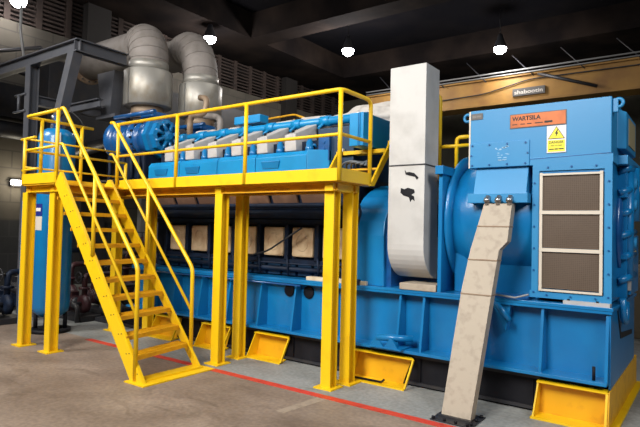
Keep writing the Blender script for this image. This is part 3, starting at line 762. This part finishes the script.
for ys in (YS0, YS1):
    dx = -.05 if ys == YS0 else -.16
    zb = 1.17 if ys == YS0 else 1.12
    a = (-6.34, 2.99) if ys == YS0 else (-6.60, 2.985)
    xb = -4.795 if ys == YS0 else -4.93
    MB().tube([(a[0] - .06, ys, a[1]), (a[0], ys, a[1]), (xb, ys, zb), (xb + .01, ys, .03 if ys == YS0 else .1)], R * 1.05, 12, bend=.07).build('handrail', YEL, ts)
    MB().tube([(a[0] - .06, ys, a[1] - .43), (a[0] + .0, ys, a[1] - .43), (xb, ys, zb - .49)], R * .8, 12, bend=.04).build('mid_rail', YEL, ts)
    xp = -5.625 if ys == YS0 else -5.8
    zr = a[1] + (xp - a[0]) / (xb - a[0]) * (zb - a[1])
    MB().tube([(xp, ys, zr - .9), (xp, ys, zr)], R, 12).build('post', YEL, ts)

# ------------------------------------------------------------------ short crossover steps and rails past the white duct
t = thing('crossover_steps', (-3.3, 5.4, 2.1), 'short yellow steps rising from the platform end toward the white duct', 'steps')
for x in (-3.72, -3.05):
    MB().prism([(5.08, 2.09), (5.16, 2.09), (5.55, 2.54), (5.55, 2.64), (5.49, 2.64), (5.49, 2.60)], 'x', x - .006, x + .02).build('stringer', YEL, t)
MB().box(-3.72, -3.05, 5.42, 5.55, 2.50, 2.545).build('tread', YEL, t)
MB().box(-3.72, -3.05, 5.28, 5.38, 2.29, 2.31).build('tread', YELD, t)
t = thing('guard_rail', (-2.4, 5.6, 2.2), 'yellow guard rail rising behind the white duct left of the generator hood', 'guard rail')
MB().tube([(-2.47, 5.6, 2.22), (-2.47, 5.6, 3.12), (-2.72, 5.6, 3.14)], R * 1.1, 12, bend=.08).build('post', YEL, t)
MB().tube([(-2.56, 5.6, 2.22), (-2.56, 5.6, 3.02)], R * .9, 10).build('post', YEL, t)
mb = MB()
for z in (2.45, 2.62, 2.8): mb.tube([(-2.56, 5.6, z), (-2.47, 5.6, z)], .014, 8)
mb.build('rung', YEL, t)
MB().tube([(-2.6, 5.6, 2.54), (-2.1, 5.6, 2.54)], R * .9, 10).build('mid_rail', YEL, t)
MB().tube([(-2.27, 5.6, 2.275), (-2.27, 5.6, 2.63), (-2.08, 5.6, 2.63)], R, 12, bend=.05).build('short_post', YEL, t)
MB().box(-2.85, -2.34, 5.5, 6.3, 2.16, 2.22).build('walkway_plate', YELD, t)
t = thing('far_handrail', (-5.5, 7.3, 2.1), 'thin yellow handrail on the far side of the engine', 'handrail')
MB().tube([(-6.9, 7.3, 3.0), (-7.0, 7.3, 3.55), (-5.9, 7.3, 3.58), (-4.9, 7.3, 3.2)], .018, 8, bend=.05).build('top_rail', YELD, t)
MB().tube([(-6.7, 7.3, 3.4), (-4.9, 7.3, 3.15), (-4.3, 7.3, 3.45), (-3.6, 7.3, 3.3)], .014, 8, bend=.05).build('mid_rail', YELD, t)
for x in (-6.9, -5.9, -4.3): MB().tube([(x, 7.3, 0), (x, 7.3, 3.5)], .018, 8).build('post', YELD, t)

# ================================================================== GENERATOR
tg = thing('generator', (-1.4, 5.9, 1.0), 'big blue generator with a square hood and brown filter panel at right', 'generator')
GC = (5.92, 1.60)
# drum
MB().lathe([(.55, -2.2), (.60, -2.19), (.62, -2.1), (.66, -2.02), (.66, -1.3), (.62, -1.3)], (0, GC[0], 1.73), 'x', 56).build('stator_drum', BLUE, tg)
MB().lathe([(.70, -2.24), (.72, -2.23), (.72, -2.20), (.6, -2.19)], (0, GC[0], 1.73), 'x', 56).build('drum_flange', BLUE, tg)
# end bracket plate toward the engine with a top gusset
MB().box(-2.28, -2.24, 5.17, 6.7, 1.0, 2.27, .004).build('end_plate', BLUE, tg)
MB().box(-2.30, -2.215, 5.12, 6.2, 2.19, 2.275, .004).build('top_bracket', BLUE, tg)
# feet and lower body
MB().box(-2.2, -1.36, 5.42, 6.6, 1.0, 1.45, .01).build('lower_body', BLUE, tg)
MB().box(-1.95, -1.40, 5.2, 5.5, 1.0, 1.03).build('mounting_foot', DBLUE, tg)
mb = MB().tube([(-1.72, 5.16, 1.035), (-1.5, 5.14, 1.02), (-1.38, 5.14, 1.06)], .01, 6)
mb.build('earth_strap', PIPEG, tg)
# hood
MB().box(-1.99, -.735, 5.25, 6.62, 2.245, 2.815, .006).build('hood', BLUE2, tg)
MB().box(-2.0, -1.985, 5.245, 5.4, 2.245, 2.81).build('hood_edge_strip', SCREEN_FRAME, tg)
pn = MB().box(-1.985, -1.415, 5.238, 5.252, 2.247, 2.487, .003).build('access_cover', BLUE2, tg)
bolts_mb([(-1.96 + .17 * k, 5.238, z) for k in range(4) for z in (2.27, 2.465)] + [(x, 5.238, 2.367) for x in (-1.97, -1.43)], (0, -1, 0), .009, .01).build('cover_bolt', DBLUE, pn)
mb = MB()
random.seed(3)
for k in range(24):
    x = -1.68 + random.uniform(-.06, .06); z = 2.37 + random.uniform(-.07, .07)
    mb.box(x, x + random.uniform(.008, .035), 5.2365, 5.238, z, z + random.uniform(.004, .01))
mb.build('chalk_smear', mat('chalk_mark', (.3, .5, .68), .8), pn)
for x, y in ((-2.035, 5.3), (-.69, 5.3)):
    mb = MB().tube([(x + .035 * math.cos(a * PI / 10), y, 2.76 + .035 * math.sin(a * PI / 10)) for a in range(20)], .015, 8, closed=True)
    mb.build('lifting_lug', BLUE2, tg)
MB().box(-.735, -.69, 5.285, 5.315, 2.68, 2.80, .005).build('lug_plate', BLUE2, tg)
# underside duct from hood to drum, tapering (terminal box)
MB().hexa([(-1.92, 5.16, 1.94), (-1.42, 5.16, 1.94), (-1.42, 5.7, 1.94), (-1.92, 5.7, 1.94), (-1.93, 5.28, 2.245), (-1.43, 5.28, 2.245), (-1.43, 5.7, 2.245), (-1.93, 5.7, 2.245)], .004).build('terminal_box', BLUE2, tg)
MB().box(-1.965, -1.40, 5.14, 5.7, 1.895, 1.985, .004).build('terminal_box_flange', BLUE2, tg)
# filter housing
MB().box(-1.375, -.735, 5.26, 6.6, 1.03, 2.32, .004).build('filter_housing', BLUE, tg)
MB().box(-1.40, -.725, 5.245, 5.275, 1.03, 1.09).box(-1.385, -.725, 5.245, 5.275, 2.19, 2.25).box(-1.385, -1.325, 5.245, 5.275, 1.09, 2.19).box(-.785, -.725, 5.245, 5.275, 1.09, 2.19).build('filter_flange', BLUE2, tg)
fr = MB()
FX0, FX1 = -1.318, -.795
fr.box(FX0, FX0 + .025, 5.232, 5.25, 1.095, 2.17); fr.box(FX1 - .025, FX1, 5.232, 5.25, 1.095, 2.17)
for z in (1.095, 1.46, 1.80, 2.145): fr.box(FX0, FX1, 5.23, 5.25, z - (.008 if 1.2 < z < 2 else 0), z + (.024 if 1.2 < z < 2 else .018))
fr = fr.build('filter_frame', SCREEN_FRAME, tg)
for z0, z1 in ((1.122, 1.448), (1.487, 1.788), (1.827, 2.145)):
    s = MB()
    n = 10
    vs = []; fs = []
    for i in range(n + 1):
        for j in range(7):
            u = i / n; v = j / 6
            vs.append((FX0 + .025 + u * (FX1 - FX0 - .05), 5.246 - .006 * math.sin(PI * u) * math.sin(PI * v) * (1 + .6 * math.sin(9 * u + 7 * z0)), z0 + v * (z1 - z0)))
    for i in range(n):
        for j in range(6): fs.append((i * 7 + j, (i + 1) * 7 + j, (i + 1) * 7 + j + 1, i * 7 + j + 1))
    s._add(vs, fs, True); s.build('filter_screen', SCREEN, fr)
bolts_mb([(-1.365, 5.245, 1.08 + .2 * k) for k in range(6)] + [(-.75, 5.245, 1.08 + .2 * k) for k in range(6)] + [(-1.25 + .2 * k, 5.245, z) for k in range(3) for z in (1.06, 2.22)], (0, -1, 0), .009, .01).build('flange_bolt', DBLUE, tg)
MB().box(-1.1, -.73, 5.19, 5.3, 1.0, 1.03).build('sole_plate', COVERG, tg)
bolts_mb([(-1.06, 5.22, 1.03), (-.83, 5.22, 1.03)], (0, 0, 1), .012, .012).build('sole_bolt', BLACK, tg)
MB().box(-1.412, -.72, 5.247, 6.62, 2.247, 2.318, .002).build('seam_band', BLUE2, tg)
MB().box(-.74, -.64, 5.5, 6.6, 2.25, 2.33, .004).build('end_ledge', BLUE2, tg)
MB().prism([(-1.41, 2.300), (-.735, 2.322), (-.735, 2.327), (-1.41, 2.306)], 'y', 5.2455, 5.25).build('seam_line', DBLUE, tg)
# end hatch of the hood
MB().hexa([(-.735, 5.55, 2.40), (-.665, 5.62, 2.40), (-.665, 6.3, 2.40), (-.735, 6.4, 2.40), (-.735, 5.55, 2.76), (-.665, 5.62, 2.74), (-.665, 6.3, 2.74), (-.735, 6.4, 2.76)], .01).build('end_hatch', BLUE2, tg)
MB().box(-.666, -.658, 5.75, 6.2, 2.45, 2.70).build('hatch_panel', mat('dusty_panel', (.30, .26, .15), .6), tg)
# end bell with piping; its darker blue puts shade behind the pipes
MB().lathe([(.52, -.74), (.52, -.71), (.42, -.69), (.2, -.68), (0, -.68)], (0, 6.05, 1.66), 'x', 36).build('end_bell', DBLUE, tg)
for z in (1.42, 1.98): MB().box(-.735, -.655, 5.62, 6.5, z - .02, z + .02).build('end_rib', BLUE, tg)
MB().box(-.735, -.66, 5.66, 5.72, 1.05, 2.22).build('end_rib', BLUE, tg)
MB().box(-.72, -.65, 5.74, 5.84, 1.68, 1.86, .01).build('sensor_box', BLUE2, tg)
mb = MB()
for k in range(6):
    z = 1.2 + .2 * k
    mb.tube([(-.73, 5.62 + .05 * (k % 2), z), (-.66, 5.66, z + .03), (-.64, 5.95, z + .05)], .035, 8, bend=.05)
mb.tube([(-.66, 5.75, 1.2), (-.66, 5.75, 2.2)], .045, 10); mb.tube([(-.645, 5.9, 1.75), (-.645, 5.9, 2.25)], .06, 12)
mb.build('coolant_pipe', BLUE, tg)
for z in (1.55, 1.9, 2.1): MB().lathe([(.08, 0), (.08, .02), (.05, .03), (.05, .06), (0, .06)], (-.66, 5.82, z), 'x', 14).build('pipe_flange', BLUE2, tg)
MB().prism([(5.86, 1.10), (5.95, 1.10), (5.95, 1.62), (5.86, 1.62)], 'x', -.70, -.655).build('angle_plate', COVERG, tg)
MB().box(-.74, -.66, 5.95, 6.55, 1.05, 1.62, .01).build('cooler_box', BLUE, tg)
MB().tube([(-.68, 5.55, 1.05), (-.675, 5.6, .85), (-.675, 5.75, .82), (-.68, 5.8, 1.0)], .03, 10, bend=.08).build('drain_bend', BLUE, tg)
# plates and signs
pl = MB().box(-1.592, -1.103, 5.242, 5.252, 2.612, 2.732).build('nameplate', PLATE, tg); pl['label'] = 'copper coloured maker plate'
MB().box(-1.60, -1.095, 5.245, 5.252, 2.604, 2.740).build('plate_backing', GREYPLATE, pl)
letters('lettering', 'WARTSILA', (-1.578, 5.2415, 2.672), .26, .044, INK, pl, .035)
mb = MB()
for a, b in ((-1.575, -1.53), (-1.5, -1.46), (-1.44, -1.4), (-1.37, -1.30)): mb.box(a, b, 5.2405, 5.242, 2.636, 2.644)
mb.box(-1.285, -1.215, 5.2405, 5.242, 2.634, 2.652)
mb.build('small_print', INK, pl)
sg = MB().box(-1.262, -1.098, 5.241, 5.252, 2.352, 2.598).build('warning_sign', SIGNW, tg); sg['label'] = 'yellow and white high voltage warning sign'
MB().prism([(-1.252, 2.478), (-1.108, 2.478), (-1.18, 2.592)], 'y', 5.239, 5.2412).build('triangle_border', INK, sg)
MB().prism([(-1.243, 2.483), (-1.117, 2.483), (-1.18, 2.583)], 'y', 5.2375, 5.2392).build('triangle', SIGNY, sg)
MB().prism([(-1.172, 2.562), (-1.192, 2.525), (-1.180, 2.523), (-1.187, 2.490), (-1.164, 2.532), (-1.176, 2.535), (-1.164, 2.560)], 'y', 5.236, 5.2377).build('lightning_bolt', INK, sg)
MB().box(-1.253, -1.107, 5.239, 5.2412, 2.362, 2.466).build('text_panel', SIGNY, sg)
letters('lettering', 'DANGER', (-1.243, 5.2385, 2.434), .126, .024, INK, sg)
letters('lettering', 'HIGH VOLTAGE', (-1.228, 5.2385, 2.409), .096, .013, INK, sg)
MB().box(-1.243, -1.2, 5.238, 5.2395, 2.379, 2.389).box(-1.195, -1.165, 5.238, 5.2395, 2.379, 2.389).box(-1.16, -1.117, 5.238, 5.2395, 2.379, 2.389).build('small_print', INK, sg)
MB().box(-1.98, -1.863, 5.244, 5.252, 2.725, 2.785).build('small_nameplate', GREYPLATE, tg)
MB().box(-1.968, -1.93, 5.2425, 5.2445, 2.742, 2.768).box(-1.925, -1.878, 5.2425, 5.2445, 2.745, 2.765).build('plate_print', mat('dim_letters', (.16, .145, .13), .5), tg)

# ================================================================== WHITE DUCTS
t = thing('white_duct', (-2.63, 5.3, 1.05), 'tall white vertical air duct with torn black patches beside the generator', 'duct')
def duct_profile(yf, yb, zt, zs, r):
    p = [(yf, zt), (yf, zs)]
    for k in range(1, 11):
        a = k * PI / 20
        p.append((yf + r - r * math.cos(a), zs - r * math.sin(a)))
    return p + [(5.75, zs - r), (5.75, zs - r + .3), (yb, zs - r + .45), (yb, zt)]
MB().prism(duct_profile(5.12, 5.45, 3.345, 1.47, .36), 'x', -2.83, -2.415, .004).build('duct_body', WHITE, t)
MB().box(-2.836, -2.409, 5.113, 5.455, 2.292, 2.304).build('joint', DSTEEL, t)
random.seed(11)
def blot(cx, cz, pts):
    return MB().prism([(cx + a, cz + b) for a, b in pts], 'y', 5.1165, 5.121).build('torn_patch', BLACK, t)
blot(-2.59, 2.19, [(-.05, .06), (-.03, .03), (0, .035), (.06, .02), (.11, -.03), (.09, -.05), (.07, -.02), (.03, -.01), (-.01, .0), (-.04, .01)])
blot(-2.58, 2.01, [(-.1, .05), (-.06, .035), (-.02, .05), (.05, .03), (.06, .0), (.02, -.025), (.05, -.04), (.06, -.09), (.03, -.07), (.01, -.1), (-.005, -.05), (-.07, -.03), (-.105, .0)])
tag(MB().box(-2.70, -2.29, 5.16, 5.5, 1.0, 1.068, .006).build('duct_plinth', STAINED), 'low cream plinth plate on the blue base under the white duct', 'plinth')

t = thing('slanted_duct', (-1.8, 4.6, 0), 'white slanted cable duct leaning from the floor up to the generator', 'duct')
# outline in the plane of its front face: (x left, x right, y, z)
sec = [(-1.935, -1.675, 4.52, .02), (-1.90, -1.62, 4.86, 1.10), (-1.862, -1.598, 4.965, 1.455), (-1.847, -1.532, 4.99, 1.535), (-1.787, -1.527, 5.10, 1.885)]
def duct_seg(mb, a, b, th=.11):
    (l0, r0, y0, z0), (l1, r1, y1, z1) = a, b
    n = .3
    mb.hexa([(l0, y0, z0), (r0, y0, z0), (r0, y0 + th, z0), (l0, y0 + th, z0), (l1, y1, z1), (r1, y1, z1), (r1, y1 + th, z1), (l1, y1 + th, z1)])
mb = MB()
for a, b in zip(sec, sec[1:]): duct_seg(mb, a, b)
mb.build('duct_body', STAINED, t)
for z in (1.05, 1.36, 1.67):
    for a, b in zip(sec, sec[1:]):
        if a[3] <= z <= b[3]:
            q = (z - a[3]) / (b[3] - a[3]); L = [a[i] + (b[i] - a[i]) * q for i in range(4)]
    MB().box(L[0] - .004, L[1] + .004, L[2] - .006, L[2] + .115, z - .005, z + .006).build('seam_strip', RUSTP, t)
MB().box(-1.985, -1.62, 4.40, 4.74, 0, .012).box(-1.95, -1.66, 4.49, 4.53, .012, .03).build('floor_flange', DSTEEL, t)
bolts_mb([(-1.96 + .1 * k, 4.41, .016) for k in range(4)] + [(-1.64, 4.45 + .12 * k, .016) for k in range(3)], (0, 0, 1), .014, .02).build('anchor_bolt', BLACK, t)
for x in (-1.76, -1.655, -1.55):
    mb = MB().tube([(x, 5.1, 1.87), (x, 5.13, 1.96)], .022, 10).tube([(x, 5.09, 1.90), (x, 5.1, 1.935)], .03, 10)
    mb.build('cable_gland', CHROME, t)

# ================================================================== BLUE AIR RECEIVER TANKS
def tank(cx, cy, r, z0, z1, label, lab=True):
    t = thing('air_receiver_tank', (cx, cy, 0), label, 'tank', 'tall blue air receiver tanks behind the landing')
    MB().lathe([(0, z0), (r * .6, z0 + .03), (r * .92, z0 + .1), (r, z0 + .18), (r, z1 - .16), (r * .93, z1 - .08), (r * .6, z1 - .02), (0, z1)], (cx, cy, 0), n=36).build('shell', BLUE, t)
    for a in (PI * .25, PI * .75, PI * 1.25, PI * 1.75):
        x, y = cx + r * .8 * math.cos(a), cy + r * .8 * math.sin(a)
        MB().tube([(x, y, .05), (x, y, z0 + .12)], .03, 10).build('leg', BLACK, t)
    MB().lathe([(r * 1.1, 0), (r * 1.1, .05), (r * .7, .05), (r * .7, 0)], (cx, cy, 0), n=28).build('foot_ring', BLACK, t)
    MB().lathe([(.06, z1 - .03), (.06, z1 + .05), (.09, z1 + .06), (.09, z1 + .1), (.05, z1 + .11), (.05, z1 + .2), (0, z1 + .2)], (cx, cy, 0), n=18).build('valve', DBLUE, t)
    MB().tube([(cx, cy, z1 + .15), (cx + .2, cy + .05, z1 + .28), (cx + .35, cy + .2, z1 + .1), (cx + .3, cy + .3, z1 - .3)], .012, 8, bend=.1).build('hose', RUBBER, t)
    MB().lathe([(.05, 0), (.05, .04), (.03, .05), (0, .05)], (cx - .08, cy - .02, z1 + .17), 'x', 14).build('pressure_gauge', CHROME, t)
    MB().tube([(cx + .26, cy - .1, 2.2), (cx + .27, cy - .1, z1 - .1)], .015, 8).build('gauge_pipe', COVERG, t)
    if lab:
        def arc_plate(z0, z1, a0, a1, rr, nm, m_):
            mb = MB(); vs = []; fs = []
            for k in range(9):
                a = math.radians(a0 + (a1 - a0) * k / 8)
                vs += [(cx + rr * math.cos(a), cy + rr * math.sin(a), z0), (cx + rr * math.cos(a), cy + rr * math.sin(a), z1)]
            for k in range(8): fs.append((2 * k, 2 * k + 2, 2 * k + 3, 2 * k + 1))
            return mb._add(vs, fs, True).build(nm, m_, t)
        arc_plate(1.71, 1.885, -98, -66, r + .003, 'sticker', LABELB)['label'] = 'navy sticker with pale band'
        arc_plate(1.775, 1.825, -96, -72, r + .005, 'sticker_band', SIGNW)
        arc_plate(1.50, 1.70, -98, -66, r + .003, 'notice', SCREEN_FRAME)['label'] = 'cream paper notice'
    return t
tank(-8.03, 4.28, .258, .20, 3.03, 'tall blue air receiver tank behind the yellow landing columns')
t2 = tag(MB().box(-8.80, -8.72, 4.16, 4.24, 0, 1.95, .02).build('riser_pipe', BLUE), 'narrow blue riser just left of the leftmost yellow column', 'riser')

# ================================================================== BACKGROUND MACHINERY (under the left side)
def pump(x, y, s, m_, label, rz=0):
    t = thing('pump_set', (x, y, 0), label, 'pump', 'pumps behind the stair')
    MB().box(x - .5 * s, x + .5 * s, y - .25 * s, y + .25 * s, 0, .12 * s, .01).build('bed_plate', DSTEEL, t)
    MB().lathe([(.0, -.08 * s), (.1 * s, -.08 * s), (.21 * s, -.05 * s), (.21 * s, .05 * s), (.1 * s, .08 * s), (0, .08 * s)], (x + .2 * s, y, .36 * s), 'y', 20).build('casing', m_, t)
    mo = MB().lathe([(.0, -.26 * s), (.13 * s, -.25 * s), (.15 * s, -.2 * s), (.15 * s, .2 * s), (.1 * s, .24 * s), (.04 * s, .25 * s), (.04 * s, .45 * s), (0, .45 * s)], (x - .25 * s, y, .34 * s), 'x', 18).build('motor', DSTEEL, t)
    for k in range(5): MB().lathe([(.14 * s, 0), (.175 * s, 0), (.175 * s, .02 * s), (.14 * s, .02 * s)], (x - .42 * s + .08 * s * k, y, .34 * s), 'x', 18).build('cooling_fin', m_, mo)
    MB().box(x - .33 * s, x - .17 * s, y - .1 * s, y + .1 * s, .48 * s, .6 * s, .01).build('junction_box', m_, t)
    MB().tube([(x + .2 * s, y, .5 * s), (x + .2 * s, y, 1.0 * s), (x + .2 * s, y + .6 * s, 1.0 * s)], .06 * s, 12, bend=.1).build('discharge_pipe', m_, t)
    MB().tube([(x + .2 * s, y - .08 * s, .36 * s), (x + .2 * s, y - .3 * s, .36 * s), (x + .45 * s, y - .3 * s, .36 * s), (x + .45 * s, y - .3 * s, 0)], .05 * s, 10, bend=.08).build('suction_pipe', DSTEEL, t)
    MB().lathe([(.12 * s, 0), (.12 * s, .04), (.07 * s, .04)], (x + .2 * s, y, .68 * s), n=16).build('flange', m_, t)
    w_ = MB().tube([(x + .2 * s + .12 * s * math.cos(a * PI / 8), y - .15 * s, .95 * s + .12 * s * math.sin(a * PI / 8)) for a in range(16)], .014 * s, 6, closed=True)
    w_.tube([(x + .2 * s, y, .95 * s), (x + .2 * s, y - .15 * s, .95 * s)], .02, 8).build('hand_wheel', DSTEEL, t)
    return t
DGRN = mat('dark_green_paint', (.006, .03, .02), .5)
pump(-8.95, 5.75, .9, MAROON, 'maroon pump nearest the stair, behind the blue tank')
pump(-9.9, 6.7, 1.05, MAROON, 'larger maroon pump further back behind the stair')
pump(-8.3, 6.9, .9, DGRN, 'dark green pump behind the stair treads')
pump(-11.0, 5.3, .9, DSTEEL, 'dark pump left of the blue tank')
pump(-12.2, 6.6, 1.0, NAVY, 'navy pump near the block wall at far left')
tag(MB().tube([(-13.5, 5.3, .3), (-10.3, 4.75, .2)], .13, 14).build('floor_pipe', NAVY), 'dark navy pipe lying low at the far left edge', 'pipe')
t = thing('valve_manifold', (-9.6, 7.6, 0), 'maroon valve manifold with handwheels behind the stair', 'manifold')
MB().tube([(-11.2, 7.6, .9), (-9.4, 7.6, .9)], .11, 14).build('header', MAROON, t)
for k in range(3):
    x = -11.0 + .55 * k
    v = MB().tube([(x, 7.6, 0), (x, 7.6, 1.35)], .06, 10).lathe([(.11, 0), (.13, .1), (.11, .2)], (x, 7.6, 1.05), n=14).build('valve', MAROON, t)
    MB().tube([(x + .13 * math.cos(a * PI / 8), 7.6 + .13 * math.sin(a * PI / 8), 1.45) for a in range(16)], .014, 6, closed=True).tube([(x, 7.6, 1.3), (x, 7.6, 1.46)], .014, 6).tube([(x - .13, 7.6, 1.45), (x + .13, 7.6, 1.45)], .01, 6).build('hand_wheel', DSTEEL, v)
pump(-8.75, 5.15, .75, MAROON, 'small maroon pump just right of the foot of the blue tank')
pump(-8.15, 6.3, .6, MAROON, 'small maroon pump seen between the lower stair treads')
pump(-9.9, 5.55, .85, MAROON, 'maroon pump half hidden behind the right edge of the blue tank')
pump(-8.05, 5.35, .6, DSTEEL, 'small dark pump beside the back column under the stair')
pump(-9.4, 4.2, .8, NAVY, 'navy pump seen between the leftmost yellow column and the blue tank')
t = thing('motor_control_panel', (-8.2, 7.9, 0), 'dark maroon panel with pipes behind the pumps at the stair', 'panel')
MB().box(-8.85, -7.3, 7.85, 8.1, 0, 1.25, .02).build('body', MAROON, t)
for k in range(3): MB().box(-8.82 + .5 * k, -8.38 + .5 * k, 7.83, 7.85, .1, 1.15, .006).build('door', (MAROON, DSTEEL)[k % 2], t)
for k in range(4): MB().tube([(-8.7 + .35 * k, 7.75, 0), (-8.7 + .35 * k, 7.75, .8 + .1 * (k % 3)), (-8.5 + .35 * k, 7.75, .95 + .1 * (k % 3))], .035, 8, bend=.08).build('conduit', DSTEEL, t)
t = thing('pipe_rack', (-10.8, 9, 0), 'row of dark cabinets and pipes standing along the back behind the stair', 'pipe rack')
for x in (-12.6, -10.8, -9.0): MB().box(x - .06, x + .06, 8.9, 9.05, 0, 1.5).build('post', DSTEEL, t)
for z in (.5, .9, 1.3): MB().tube([(-12.8, 8.85, z), (-8.6, 8.85, z)], .07, 10).build('pipe', (MAROON, DSTEEL, STEEL)[int(z * 2) % 3], t)
for k in range(7):
    x = -12.4 + .6 * k
    v = MB().lathe([(.06, 0), (.12, .06), (.12, .16), (.05, .2), (.05, .3), (0, .3)], (x, 8.85, .95), n=12).build('valve', DSTEEL, t)
# dark machinery visible past the right end of the base
t = thing('steel_cabinet', (-.2, 10, 0), 'dark tan cabinet far behind the right end of the generator', 'cabinet')
MB().box(-1.5, .6, 10, 10.6, 0, 1.15, .02).build('body', mat('tan_cabinet', (.2, .15, .09), .7), t)
for k in range(3): MB().box(-1.45 + .7 * k, -.8 + .7 * k, 9.98, 10, .1, 1.1, .005).build('door', DSTEEL if k % 2 else bpy.data.materials['tan_cabinet'], t)
tag(MB().tube([(-2.2, 9.2, 2.3), (.5, 9.2, 2.3)], .04, 8).tube([(-.55, 9.2, 0), (-.55, 9.2, 2.3)], .04, 8).tube([(-1.9, 9.2, 0), (-1.9, 9.2, 2.3)], .04, 8).build('barrier_rail', YEL), 'yellow barrier rail behind the right end of the generator', 'barrier')

for o in bpy.data.objects:
    if '_b' in o: del o['_b']
